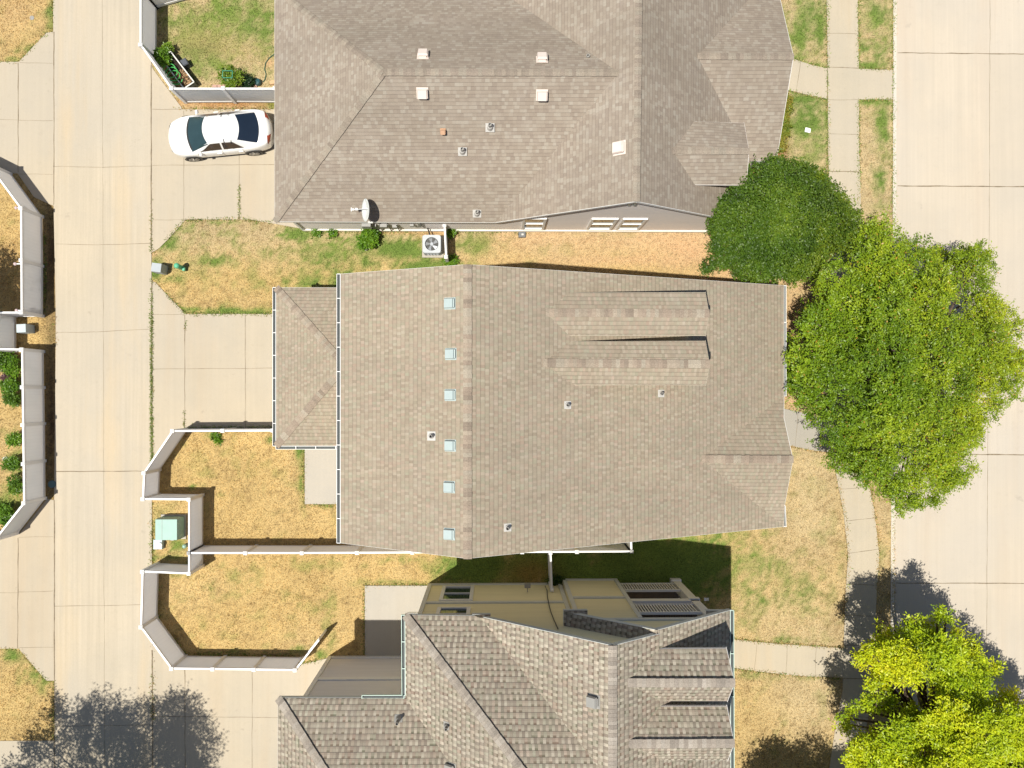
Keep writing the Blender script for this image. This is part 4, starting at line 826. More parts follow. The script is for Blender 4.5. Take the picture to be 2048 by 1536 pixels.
fence('fence', [(1101, 1105), (1104, 1180)], 'short white cross fence in deep shade between two side yards')
fence('fence', [(889, 450), (892, 514)], 'short white screen fence beside the air conditioner', h=1.35)
fence('fence', [(-90, 295), (-24, 328), (42, 417), (43, 625), (-14, 625), (-14, 698), (44, 699), (46, 850), (48, 1006), (-10, 1079), (-70, 1090)], 'white vinyl fence of the yards across the alley at the left edge')
# open gate
g0, g1_ = P(592, 1338, FH), P(637, 1281, FH); gt_ = thing('gate', X3(g0, 0), 'white vinyl gate standing open at the end of the yard fence', 'gate')
d = (X3(g1_, 0) - X3(g0, 0)); L = d.length; d.normalize(); s = Vector((-d.y, d.x, 0)); mb = MB(); a, b = X3(g0, 0) + d * .1, X3(g1_, 0)
for sg in (1, -1):
    f = [a + s * .02 * sg + Vector((0, 0, .08)), b + s * .02 * sg + Vector((0, 0, .08)), b + s * .02 * sg + Vector((0, 0, FH - .05)), a + s * .02 * sg + Vector((0, 0, FH - .05))]; uv = [(0, 0), (L, 0), (L, 1.7), (0, 1.7)]
    mb.poly(f if sg < 0 else f[::-1], uv=uv)
mb.build('panel', M['vinyl'], gt_); mb = MB()
for z in (.14, FH - .05): mb.bar(a + Vector((0, 0, z)), b + Vector((0, 0, z)), .07, .1)
mb.bar(b + Vector((0, 0, .1)), b + Vector((0, 0, FH)), .07, .06, up=(1, 0, 0)); mb.bar(a + Vector((0, 0, .1)), a + Vector((0, 0, FH)), .07, .06, up=(1, 0, 0)); mb.build('gate_frame', M['rail'], gt_)
mb = MB(); mb.box((*(a + d * .02)[:2], 1.4), .1, .12, .1); mb.box((*(b - d * .1)[:2], 1.1), .06, .14, .14); mb.build('latch', M['dark'], gt_)

# round solar lamps on the left fence
for k, (px, py, lb) in enumerate(((33, 416, 'small round lamp on the upper corner post of the left fence'), (31, 528, 'small pinkish round lamp on the middle of the left fence'), (34, 621, 'small round lamp on the lower corner post of the left fence'))):
    c = P(px, py, 1.75); t = thing('fence_lamp', c, lb, 'lamp', 'round lamps on the left fence')
    mb = MB(); mb.tube([c, c + Vector((0, 0, .03)), c + Vector((0, 0, .07)), c + Vector((0, 0, .09))], [.06, .075, .06, .02], 12); mb.build('lamp_head', simple('lamp_pink', (.55, .42, .42), .4), t)
    mb = MB(); mb.bar(c + Vector((.05, 0, .03)), P(42, py, 1.75) + Vector((0, 0, .03)), .04, .03); mb.build('bracket', M['rail'], t)

# ================================================================== CAR
def build_car():
    car = thing('car', (0, 0, 0), 'white sedan parked nose to the alley on the concrete driveway', 'car')
    paint, n_, l_, b_ = newmat('white_car_paint'); b_.inputs['Base Color'].default_value = (.80, .79, .77, 1); b_.inputs['Roughness'].default_value = .22; b_.inputs['Coat Weight'].default_value = 1; b_.inputs['Coat Roughness'].default_value = .04
    glassm = simple('car_glass', (.025, .05, .055), .05, var=.1, spec=.8); black = simple('tyre_rubber', (.02, .02, .02), .8); chrome = simple('alloy', (.45, .43, .40), .3, metal=.7)
    red = simple('tail_lamp', (.30, .06, .03), .2); lampm = simple('head_lamp', (.35, .38, .40), .1, spec=.8)
    HL = 2.34
    def hw(x):
        t = abs(x) / HL
        f = (1 - max(0, (t - .50) / .50) ** 2.6 * (.42 if x > 0 else .30)); return .915 * f * (1 - max(0, t - .955) * 4.5)
    def top(x):   # hood / shoulder / deck height at centre
        pts = [(-2.34, .82), (-2.28, 1.0), (-2.1, 1.07), (-1.75, 1.08), (-1.0, 1.0), (0, .97), (1.2, .98), (1.6, .93), (2.0, .84), (2.22, .74), (2.34, .55)]
        for (a, za), (b, zb) in zip(pts, pts[1:]):
            if x <= b: t = (x - a) / (b - a); t = t * t * (3 - 2 * t) * .4 + t * .6; return za + (zb - za) * t
        return .55
    NX = 44
    def body(u, v):
        x = -HL + 2 * HL * u; w_ = hw(x); zt = top(x); side = -1 if v < .5 else 1; t = abs(v - .5) * 2        # t 0 centre top -> 1 sill
        prof = [(0, 1.0, 0.0), (.16, .995, 0), (.30, .97, 0), (.42, .94, 0), (.50, .905, 0), (.58, .86, 0), (.64, .80, 0)]
        if t < .5:
            f = t / .5; y = w_ * .90 * f; z = zt + .015 * math.cos(f * math.pi / 2) - .055 * f ** 3
        else:
            f = (t - .5) / .5; ys = [.90, .955, .985, 1.0, .995, .965, .90]; zs = [zt - .055, zt - .10, zt - .20, zt - .33, .45, .28, .20]
            zs = [max(z_, .20) for z_ in zs]; k = f * 6; i = min(5, int(k)); r_ = k - i; y = w_ * (ys[i] * (1 - r_) + ys[i + 1] * r_); z = zs[i] * (1 - r_) + zs[i + 1] * r_
        bow = .10 * (1 - (min(1, t * 2)) ** 2) if False else 0
        xx = x
        e = max(0, (abs(x) / HL - .9) / .1); xx = x - math.copysign(e * .30 * (y / .9) ** 2, x)   # rounded plan corners
        return (xx, side * y, z)
    mb = MB(); mb.grid(body, NX, 36)
    for ue in (0.0, 1.0):
        r_ = [Vector(body(ue, j / 36)) for j in range(37)]; c0 = Vector((r_[0].x * 1.0, 0, .2))
        for j in range(36): mb.poly([r_[j], r_[j + 1], c0] if ue else [r_[j + 1], r_[j], c0])
    # wheel-arch lips are dark discs proud of the body side
    o = weld(mb.build('body', paint, car, smooth=True), 1e-3); relink(o, car); o.data.polygons.foreach_set('use_smooth', [True] * len(o.data.polygons))
    # greenhouse
    def zc(x):
        pts = [(-1.95, 1.05), (-1.60, 1.16), (-1.05, 1.385), (-.55, 1.44), (0, 1.45), (.35, 1.435), (.62, 1.375), (1.0, 1.17), (1.38, .965)]
        if x <= pts[0][0]: return pts[0][1]
        for (a, za), (b, zb) in zip(pts, pts[1:]):
            if x <= b: t = (x - a) / (b - a); return za + (zb - za) * t
        return pts[-1][1]
    def zcs(x): return (zc(x - .12) + zc(x) * 2 + zc(x + .12)) / 4 if -1.8 < x < 1.25 else zc(x)
    def gh(u, v, off=0):
        x = -1.95 + 3.33 * u; z = zcs(x); k = max(0, min(1, (z - .97) / .47)); wr_ = .76 - .20 * k; wb = .80 if x > -1.2 else .80 - (-.9 - x - .3) * .06
        side = -1 if v < .5 else 1; t = abs(v - .5) * 2; bb = .95
        if t < .62:
            f = t / .62; y = wr_ * f; zz = z - .05 * f ** 3; xx = x - math.copysign(1, x - (-.3)) * .16 * f * f * (1 if k < .96 else .4)
        else:
            f = (t - .62) / .38; y = wr_ + (wb + .02 - wr_) * f ** .9; zz = (z - .05) + (bb - z + .05) * f; xx = x - math.copysign(1, x + .3) * .16 * (1 if k < .96 else .4)
        p = Vector((xx, side * y, zz))
        if off: p += Vector((.25 * (1 if x > 0 else -1) if k < .9 else 0, side * (1 if t > .62 else 0), .8)).normalized() * off
        return p
    mb = MB(); mb.grid(gh, 40, 32); o = weld(mb.build('roof', paint, car, smooth=True)); relink(o, car); o.data.polygons.foreach_set('use_smooth', [True] * len(o.data.polygons))
    def patch(name, u0, u1, v0, v1, m, off=.012, nu=14, nv=14, f=None):
        mb = MB(); mb.grid(lambda a, b: gh(u0 + (u1 - u0) * a, v0 + (v1 - v0) * b, off) if f is None else f(a, b), nu, nv); o = mb.build(name, m, car, smooth=True); relink(o, car); return o
    ux = lambda x: (x + 1.95) / 3.33
    patch('windscreen', ux(.56), ux(1.37), .165, .835, glassm, .012); patch('rear_window', ux(-1.84), ux(-1.04), .205, .795, simple('dark_rear_glass', (.012, .02, .035), .08, spec=.7), .012)
    patch('wiper_cowl', ux(1.30), ux(1.375), .22, .78, M['dark'], .016, 2)
    tint = simple('side_glass', (.05, .035, .03), .08, spec=.7)
    for sg in (0, 1):
        def fs(x0, x1, x0t, x1t, off=.012):
            def f(a, b):   # a along x, b from belt to roof edge
                xb = x0 + (x1 - x0) * a; xt = x0t + (x1t - x0t) * a; x = xb + (xt - xb) * b; t = .97 - .29 * b; v = .5 - t / 2 if sg == 0 else .5 + t / 2
                p = gh(ux(x), v); q = gh(ux(x), .5 + (t + .0) / 2 * (1 if sg else -1)); return p + Vector((0, (-1 if sg == 0 else 1) * off, off * .6))
            return f
        patch('side_window', 0, 1, 0, 1, tint, nu=8, nv=6, f=fs(-.05, 1.05, -.05, .52)); patch('side_window', 0, 1, 0, 1, tint, nu=8, nv=6, f=fs(-1.25, -.13, -.85, -.13))
        yy = -1 if sg == 0 else 1
        mb = MB(); mb.box((.83, yy * .96, .97), .14, .15, .11, taper=.7); mb.bar((.86, yy * .85, 1.0), (.84, yy * .95, 1.02), .05, .05); o = mb.build('mirror', paint, car, bevel=.03); relink(o, car)
        for hx in (.05, -.9): mb = MB(); mb.box((hx, yy * .925, .80), .2, .035, .035); o = mb.build('door_handle', paint, car, bevel=.01); relink(o, car)
        mb = MB()
        for x_ in (.98, -.10, -1.0): 
            u = (x_ + HL) / (2 * HL); ps = [Vector(body(u, .5 + yy * (.5 + .5 * k / 8 * .95) / 2)) + Vector((0, yy * .002, 0)) for k in range(9)]
            for a_, b_ in zip(ps, ps[1:]): mb.bar(a_, b_, .010, .010)
        o = mb.build('door_seam', M['joint'], car); relink(o, car)
        for xw in (1.36, -1.34):
            wr = thing('wheel', (0, 0, 0), None, None); wr.parent = car; wr.location = (xw, yy * .80, .33)
            for k_ in ('label', 'category'): 
                if k_ in wr: del wr[k_]
            arch = MB(); n = 20; yo = .135
            for i in range(n):
                a0, a1 = 2 * math.pi * i / n, 2 * math.pi * (i + 1) / n; arch.poly([(0, yy * (yo - .004), 0.02), (math.cos(a0) * .385, yy * (yo - .004), math.sin(a0) * .385 + .02), (math.cos(a1) * .385, yy * (yo - .004), math.sin(a1) * .385 + .02)][::(-1 if yy > 0 else 1)])
            o = arch.build('wheel_arch', M['dark'], wr); relink(o, wr)
            t = MB(); pr = [(.20, .10), (.24, .135), (.30, .145), (.33, .11), (.33, -.09)]
            for i in range(28):
                a0, a1 = 2 * math.pi * i / 28, 2 * math.pi * (i + 1) / 28
                for (r0, y0_), (r1, y1_) in zip(pr, pr[1:]): t.poly([(math.cos(a0) * r0, yy * y0_, math.sin(a0) * r0), (math.cos(a1) * r0, yy * y0_, math.sin(a1) * r0), (math.cos(a1) * r1, yy * y1_, math.sin(a1) * r1), (math.cos(a0) * r1, yy * y1_, math.sin(a0) * r1)])
            o = t.build('tyre', black, wr); relink(o, wr); t = MB()
            for i in range(5):
                for dd in (-.14, .14): a0 = 2 * math.pi * i / 5 + .3; t.bar((0, yy * .15, 0), (math.cos(a0 + dd) * .21, yy * .14, math.sin(a0 + dd) * .21), .035, .02, up=(0, 1, 0))
            t.tube([(0, yy * .12, 0), (0, yy * .165, 0)], .05, 10); pr = [(.20, .13), (.225, .15)]
            for i in range(28):
                a0, a1 = 2 * math.pi * i / 28, 2 * math.pi * (i + 1) / 28; t.poly([(math.cos(a) * r, yy * y_, math.sin(a) * r) for a, r, y_ in ((a0, .20, .145), (a1, .20, .145), (a1, .228, .15), (a0, .228, .15))])
            o = t.build('rim', chrome, wr); relink(o, wr)
        lo = .006
        def onb(xs_, v0, v1):
            def f(a, b):
                u = (xs_[0] + (xs_[1] - xs_[0]) * a + HL) / (2 * HL); v = v0 + (v1 - v0) * b; v = .5 + yy * v / 2; p = Vector(body(u, v)); return p + Vector((.02 * (1 if p.x > 0 else -1), yy * .006, .008))
            return f
        mb = MB(); mb.grid(onb((2.12, 2.30), .48, .62), 6, 5); o = mb.build('headlight', lampm, car, smooth=True); relink(o, car)
        mb = MB(); mb.grid(onb((-2.31, -2.14), .30, .66), 8, 8); o = mb.build('tail_light', red, car, smooth=True); relink(o, car)
    mb = MB(); mb.box((-2.30, 0, .66), .05, .5, .12); o = mb.build('licence_plate', simple('plate', (.5, .5, .52), .5), car); relink(o, car)
    mb = MB(); mb.box((0, 0, .14), 3.9, 1.45, .1); o = mb.build('underbody', M['dark'], car); relink(o, car)
    ax = math.atan2(-math.sin(R(5.9)), -math.cos(R(5.9))); q = P(449.5, 276.5, 0); car.location = (q.x, q.y, .025); car.rotation_euler.z = ax; return car
build_car()

# ================================================================== SMALL THINGS
# satellite dish
c0 = PL(741, 443, plS); c0.z -= .0; dsh = thing('satellite_dish', c0, 'white satellite dish on a short mast at the eave, casting a black oval shadow', 'satellite dish'); dc = P(731, 420, c0.z + 1.0)
ax_ = Vector((-.86, -.05, .5)).normalized(); u = Vector((0, 1, 0)); u = (u - ax_ * u.dot(ax_)).normalized(); v = ax_.cross(u); mb = MB()
def dishf(a, b): r = a; t = b * 2 * math.pi; return dc + u * (math.cos(t) * r * .47) + v * (math.sin(t) * r * .40) + ax_ * (.075 * r * r - .075)
mb.grid(dishf, 6, 32); o = mb.build('reflector', simple('dish_grey', (.62, .64, .62), .4), dsh, smooth=True); sm = o.modifiers.new('t', 'SOLIDIFY'); sm.thickness = .015
mb = MB(); mb.tube([c0, c0 + Vector((0, 0, .5)), dc - ax_ * .08], .025, 8); mb.box(c0 - Vector((0, 0, .02)), .2, .15, .03); mb.build('mast', M['lead'], dsh)
tip = P(706, 419, dc.z + .05); mb = MB(); mb.tube([dc - v * .30, tip], .014, 6); mb.build('feed_arm', M['white'], dsh); mb = MB(); mb.tube([tip + Vector((-.06, 0, 0)), tip + Vector((.06, 0, .02))], .045, 10); mb.bar(tip + Vector((-.07, -.08, 0)), tip + Vector((-.07, .08, 0)), .03, .04); mb.box(tip + Vector((.15, 0, 0)), .1, .09, .09); mb.build('receiver', M['white'], dsh)

# air conditioner
q = G(866, 494); ac = thing('air_conditioner', q, 'square grey air conditioner with a top fan beside the short white screen', 'air conditioner')
cas = simple('ac_casing', (.44, .46, .48), .5); grl = simple('ac_grille', (.20, .21, .23), .6); mb = MB(); hx, hh = .40, .84; pts = []
def sq(h_, k, n=32):
    r = []
    for i in range(n):
        t = 2 * math.pi * i / n; c_, s_ = math.cos(t), math.sin(t); e = .22; r.append(q + Vector((math.copysign(abs(c_) ** e, c_) * k, math.copysign(abs(s_) ** e, s_) * k, h_)))
    return r
n = 32; a = sq(.06, hx * .97); b = sq(hh - .08, hx * .97)
for i in range(n): mb.poly([a[i], a[(i + 1) % n], b[(i + 1) % n], b[i]])
mb.build('coil_cabinet', grl, ac); mb = MB()
for i in range(n):
    for f in (0, .5): pp = a[i].lerp(a[(i + 1) % n], f) * 1.0; pq = b[i].lerp(b[(i + 1) % n], f); e = (pp - q); e.z = 0; e = e.normalized() * .012; mb.bar(pp + e, pq + e, .018, .014, up=tuple(e.normalized()))
for z_ in (.25, .45, .65): 
    r = sq(z_, hx * 1.0)
    for i in range(n): mb.bar(r[i], r[(i + 1) % n], .012, .014)
mb.build('side_grille', cas, ac); mb = MB(); o1, o2 = sq(hh - .08, hx * 1.04), sq(hh, hx * 1.0)
ring = [q + Vector((math.cos(2 * math.pi * i / n) * .30, math.sin(2 * math.pi * i / n) * .30, hh)) for i in range(n)]; ring2 = [p - Vector((0, 0, .12)) for p in ring]
for i in range(n): j = (i + 1) % n; mb.poly([o1[i], o1[j], o2[j], o2[i]]); mb.poly([o2[i], o2[j], ring[j], ring[i]]); mb.poly([ring[i], ring[j], ring2[j], ring2[i]])
mb.build('top_cover', cas, ac); mb = MB(); mb.poly(ring2); mb.build('fan_well', M['dark'], ac); mb = MB()
for i in range(5):
    a0 = 2 * math.pi * i / 5 + .4; f = lambda r, t, z: q + Vector((math.cos(t) * r, math.sin(t) * r, hh - .07 + z)); mb.poly([f(.06, a0 - .5, 0), f(.28, a0 - .12, -.02), f(.285, a0 + .45, .03), f(.06, a0 + .5, .03)])
mb.tube([q + Vector((0, 0, hh - .09)), q + Vector((0, 0, hh - .01))], .075, 14); mb.build('fan', simple('fan_blade', (.35, .37, .4), .35, metal=.3), ac)
mb = MB()
for i in range(1, 6): 
    r = .30 * i / 6; pr = [q + Vector((math.cos(2 * math.pi * k / 24) * r, math.sin(2 * math.pi * k / 24) * r, hh)) for k in range(25)]
    for x_, y_ in zip(pr, pr[1:]): mb.bar(x_, y_, .005, .005)
mb.build('fan_guard', M['vent_g'], ac); mb = MB(); mb.box(q, .98, .98, .07); mb.build('base_pad', M['patio'], ac); q2 = G(880, 464)
mb = MB(); mb.tube([q + Vector((-.1, .4, .5)), q + Vector((-.15, .62, .4)), Vector((q.x - .2, wy - .02, .6))], .03, 6); mb.build('refrigerant_line', M['dark'], ac)

# utility boxes
def rbox(name, px, py, sx, sy, h, m, label, cat, rz=0, taper=.94, lidm=None, bev=.04, seam=True):
    q = G(px, py); t = thing(name, q, label, cat); mb = MB(); mb.box(q, sx, sy, h * .55, rz, taper=.99); mb.build('base', m, t, bevel=bev * .3)
    mb = MB(); mb.box(q + Vector((0, 0, h * .55)), sx * 1.02, sy * 1.02, h * .45, rz, taper=taper); mb.build('lid', lidm or m, t, bevel=bev); return t, q
gm = simple('pale_green_cabinet', (.25, .40, .345), .5); gbx = simple('grey_cabinet', (.36, .39, .41), .55); gdk = simple('green_pedestal', (.10, .42, .24), .45); gsm = simple('blue_grey_cabinet', (.40, .47, .50), .5)
t, q = rbox('transformer', 348, 1053, .98, .94, .95, gm, 'large pale green electrical transformer box in the fence corner', 'transformer', bev=.09)
mb = MB(); mb.box(q, 1.12, 1.1, .08); mb.build('pad', M['patio'], t); mb = MB(); mb.bar(q + Vector((-.18, -.44, .956)), q + Vector((-.18, .44, .956)), .012, .012); mb.box(q + Vector((.1, -.52, .3)), .14, .06, .2); mb.build('hinge_line', M['vent_g'], t)
rbox('utility_box', 320, 1087, .40, .44, .28, gsm, 'low blue-grey box with a round white cap just below the transformer', 'utility box', bev=.02); q = P(320, 1090, .30); o = MB().tube([q, q + Vector((0, 0, .05)), q + Vector((0, 0, .08))], [.11, .11, .05], 14).build('cap', M['white'], bpy.data.objects['utility_box'])
rbox('telecom_box', 326, 540, .44, .40, .80, gbx, 'grey telecom cabinet beside the alley edge near the green pedestal', 'utility box', rz=-.12, bev=.05)
rbox('telecom_box', 60, 659, .42, .38, .75, gsm, 'blue-grey telecom cabinet in the notch of the left fence', 'utility box', rz=.05)
q = G(365, 536); t = thing('pedestal', q, 'small round-topped green cable pedestal on the dry grass', 'pedestal'); MB().tube([q, q + Vector((0, 0, .62)), q + Vector((0, 0, .64)), q + Vector((0, 0, .76)), q + Vector((0, 0, .82)), q + Vector((0, 0, .84))], [.10, .10, .125, .12, .08, .02], 18).build('post', gdk, t, smooth=False)
mb = MB(); mb.box(q + Vector((.14, -.08, .1)), .1, .16, .2); mb.build('side_box', gdk, t)
q = G(105, 968); t = thing('valve_cover', q, 'round dark teal valve cover in the soil below the left fence', 'valve cover'); MB().tube([q + Vector((0, 0, -.02)), q + Vector((0, 0, .06))], .17, 20).build('lid', simple('teal_cover', (.07, .13, .14), .6), t)
q = G(372, 1091); t = thing('marker_cap', q, 'small pale green cap against the fence near the transformer', 'cap'); MB().tube([q, q + Vector((0, 0, .25)), q + Vector((0, 0, .3))], [.09, .09, .04], 12).build('cap', gm, t)
q = G(733, 499); t = thing('cleanout_cap', q, 'small round white pipe cap in the grass below the round bush', 'pipe cap'); MB().tube([q, q + Vector((0, 0, .10)), q + Vector((0, 0, .13))], [.07, .07, .03], 12).build('cap', M['white'], t)
q = G(1615, 261); t = thing('paper_sheet', q, 'white sheet of paper lying on the front lawn', 'paper'); mb = MB(); mb.grid(lambda a, b: q + Matrix.Rotation(-.2, 3, 'Z') @ Vector(((a - .5) * .26, (b - .5) * .2, .05 + .02 * math.sin(a * 5) * b)), 6, 4); mb.build('sheet', simple('paper', (.85, .85, .85), .7), t)
q = G(1044, 470); t = thing('splash_block', q, 'dark grey downspout box on the ground against the grey wall', 'downspout box'); mb = MB(); mb.box(q, .34, .26, .14, taper=.9); mb.build('box', simple('box_grey', (.13, .135, .14), .5), t, bevel=.02); mb = MB(); mb.box(q + Vector((.02, 0, .145)), .1, .08, .01); mb.build('top_plate', M['lead'], t)
q = G(64, 36); t = thing('manhole', q, 'small grey cover set in the golden grass at the top left', 'cover'); MB().tube([q, q + Vector((0, 0, .02))], .10, 16).build('lid', M['vent_g'], t)
q = G(1415, 1184 + 10); t = thing('white_scrap', G(1412, 1198), 'small pale scrap lying in the shaded side yard', 'litter'); q = G(1412, 1198); mb = MB(); mb.grid(lambda a, b: q + Vector(((a - .5) * .22, (b - .5) * .14, .06 + .03 * math.sin(a * 7 + b * 3))), 6, 4); mb.build('scrap', M['white'], t)

# raised planter against the angled fence
pw_ = [P(341, 103, .55), P(388, 164, .55), P(368, 177, .55), P(322, 116, .55)]; q = X3(sum(pw_, Vector()) / 4, 0)
pl_ = thing('planter', q, 'long raised garden bed with a pale rim beside the angled fence', 'planter'); mb = MB()
for i in range(4):
    a, b = pw_[i], pw_[(i + 1) % 4]
    mb.poly([X3(a, 0), X3(b, 0), b, a]); mb.poly([X3(b, 0), X3(a, 0), a, b])
mb.build('side_board', simple('grey_board', (.36, .40, .36), .7), pl_); mb = MB()
for i in range(4): mb.bar(pw_[i], pw_[(i + 1) % 4], .05, .04)
mb.build('rim', simple('pale_rim', (.66, .66, .60), .6), pl_); ins = [X3(q, .42).lerp(X3(p, .42), .97) for p in pw_]
mb = MB(); mb.grid(lambda a, b: (ins[0].lerp(ins[1], a)).lerp(ins[3].lerp(ins[2], a), b) + Vector((0, 0, random.uniform(-.03, .03))), 24, 10); mb.build('soil', simple('dark_soil', (.035, .022, .016), .95, var=.4, vscale=12, bmp=.02), pl_)
mulch = []; 
for k in range(260):
    a = random.uniform(.52, .96); b = random.uniform(.1, .95); mulch.append((ins[0].lerp(ins[1], a)).lerp(ins[3].lerp(ins[2], a), b))
mx_ = np.array([[p.x, p.y] for p in mulch]); o = blades('straw_mulch', mx_[:, 0], mx_[:, 1], np.tile([.55, .38, .22], (len(mx_), 1)), .02, .08, .09, .45, jit=.4); o.parent = pl_; o.matrix_parent_inverse = pl_.matrix_basis.inverted(); o['kind'] = 'stuff'
def hose(name, pts, r, m, label):
    q = Vector(pts[0]); t = thing(name, q, label, 'hose'); MB().tube(pts, r, 6).build('tube', m, t); return t
gh_ = simple('green_hose', (.05, .34, .07), .4); cc_ = []
for k in range(64): t = k / 63; a = t * 6 * math.pi; c_ = P(337 + 14 * t, 138 + 20 * t, .6); cc_.append(c_ + Vector((math.cos(a) * .30, math.sin(a) * .27, .02 * math.sin(a * 1.3))))
hose('hose', cc_, .024, gh_, 'bright green garden hose in loose coils on the planter')
hose('hose', [P(a, b, .04) for a, b in ((560, 104), (549, 108), (538, 116), (531, 126), (529, 138), (532, 148), (530, 158), (526, 164))], .02, simple('dark_green_hose', (.03, .10, .06), .4), 'thin dark green hose curving over the lawn by the grey-brown roof')
q = G(374, 131); t = thing('compost_bin', q, 'small black box with sloping lid standing beside the planter', 'bin'); mb = MB(); mb.box(q, .34, .34, .38, .5, taper=.85); mb.build('bin_body', simple('charcoal', (.06, .065, .075), .4), t, bevel=.03); mb = MB(); mb.box(q + Vector((0, 0, .385)), .32, .32, .05, .5, taper=.8); mb.build('lid', simple('charcoal_lid', (.09, .10, .115), .3), t)
q = G(516, 166); t = thing('watering_can', q, 'dark teal rounded watering can beside the tomato plant', 'watering can'); MB().tube([q, q + Vector((.02, 0, .12)), q + Vector((0, .0, .24)), q + Vector((0, 0, .28))], [.15, .17, .14, .05], 14).build('body', simple('dark_teal', (.03, .09, .10), .25), t, smooth=True); mb = MB(); mb.tube([q + Vector((-.12, .05, .12)), q + Vector((-.3, .14, .30))], [.03, .02], 8); mb.build('spout', simple('dark_teal2', (.03, .09, .10), .25), t)
for px in (440, 462, 484): pass
q = G(462, 172); t = thing('brick_edging', q, 'row of pale pink bricks under the tomato plant along the fence', 'edging'); mb = MB()
for k in range(9): mb.box(G(430 + k * 10, 173) + Vector((0, 0, 0)), .2, .11, .07 + .01 * (k % 3), random.uniform(-.06, .06))
mb.build('brick', simple('pink_brick', (.45, .28, .22), .85), t)
rk = thing('stone', G(548, 166), 'pale orange stone at the foot of the fence beside the roof edge', 'stone'); mb = MB(); mb.box(G(546, 166), .3, .2, .12, .2, taper=.8); mb.build('rock', simple('orange_stone', (.55, .36, .2), .85), rk, bevel=.04)
# tomato cage
q = G(467, 163); tc = thing('plant_cage', q, 'green wire cage round the tomato plant', 'plant cage'); mb = MB()
for z_ in (.3, .6, .9):
    pr = [q + Vector((math.cos(2 * math.pi * k / 4 + .78) * .30, math.sin(2 * math.pi * k / 4 + .78) * .22, z_)) for k in range(5)]
    for a, b in zip(pr, pr[1:]): mb.bar(a, b, .02, .02)
for k in range(4): a = 2 * math.pi * k / 4 + .78; mb.bar(q + Vector((math.cos(a) * .28, math.sin(a) * .2, 0)), q + Vector((math.cos(a) * .31, math.sin(a) * .23, .98)), .02, .02)
mb.build('wire', simple('cage_green', (.04, .30, .20), .4), tc)

# ================================================================== TREES AND PLANTS
def leaf_cloud(name, centers, radii, nclump, kper, L, Wd, cols, m, parent, up_bias=.45, flat=.75, inner=.35, clump=.17, zvar=0, seed=0, ctint=None, pw=1.75):
    """leaf sprays on and inside a set of lobes; centres (n,3), radii (n,)"""
    rg = np.random.default_rng(seed); centers = np.array(centers); radii = np.array(radii)
    pr = radii ** pw; pr = pr / pr.sum(); li = rg.choice(len(radii), nclump, p=pr)
    d = rg.normal(size=(nclump, 3)); d /= np.linalg.norm(d, axis=1)[:, None]; d[:, 2] = np.where(rg.random(nclump) < up_bias + .25, np.abs(d[:, 2]), d[:, 2])
    rad = radii[li] * (1 - inner * rg.random(nclump) ** 1.6) * rg.uniform(.9, 1.12, nclump); sc = np.array([1, 1, flat]); pos = centers[li] + d * rad[:, None] * sc
    ax = d * .8 + np.array([0, 0, .35]) + rg.normal(size=(nclump, 3)) * .35; ax /= np.linalg.norm(ax, axis=1)[:, None]
    n = nclump * kper; ci = np.repeat(np.arange(nclump), kper); A = ax[ci]; sa = d * .9 + rg.normal(size=(nclump, 3)) * .7; sa[:, 2] = sa[:, 2] * .35 + .1; sa /= np.linalg.norm(sa, axis=1)[:, None]; lp = pos[ci] + sa[ci] * (rg.uniform(-.4, 1.0, (n, 1)) * clump * 2.1) + rg.normal(size=(n, 3)) * clump * .42 * np.array([1, 1, .55])
    ld = A * .55 + rg.normal(size=(n, 3)) * .75; ld[:, 2] *= .6; ld /= np.linalg.norm(ld, axis=1)[:, None]
    nn = rg.normal(size=(n, 3)) * .55 + np.array([0, 0, 1]) * .75 + A * .4; sd = np.cross(ld, nn); sd /= np.linalg.norm(sd, axis=1)[:, None] + 1e-9
    ll = L * rg.uniform(.65, 1.25, n)[:, None]; ww = Wd * rg.uniform(.7, 1.25, n)[:, None] / 2; nm = np.cross(sd, ld)
    v = np.zeros((n, 4, 3)); v[:, 0] = lp; v[:, 1] = lp + ld * ll * .5 + sd * ww; v[:, 2] = lp + ld * ll - nm * ll * .12; v[:, 3] = lp + ld * ll * .5 - sd * ww
    cols = np.array(cols); k = rg.random(n); cl_ = rg.random(nclump)[ci]; lob = rg.random(len(radii))[li][ci]; vn_ = vnoise(pos[:, 0] * .9 + 30, pos[:, 1] * .9 + 30, seed)[ci] * .6 + vnoise(pos[:, 0] * 2.6 + 9, pos[:, 1] * 2.6, seed + 3)[ci] * .4; t = np.clip(k * .18 + cl_ * .24 + lob * .2 + vn_ * .5 - .06, 0, .999) * (len(cols) - 1); i0 = t.astype(int); f = (t - i0)[:, None]
    c = cols[i0] * (1 - f) + cols[np.minimum(i0 + 1, len(cols) - 1)] * f; c = c * rg.uniform(.85, 1.15, (n, 1))
    if ctint is not None: c = ctint(lp, c, rg)
    return fast_mesh(name, v.reshape(-1, 3), 4, np.clip(c, .003, .9), m, parent)
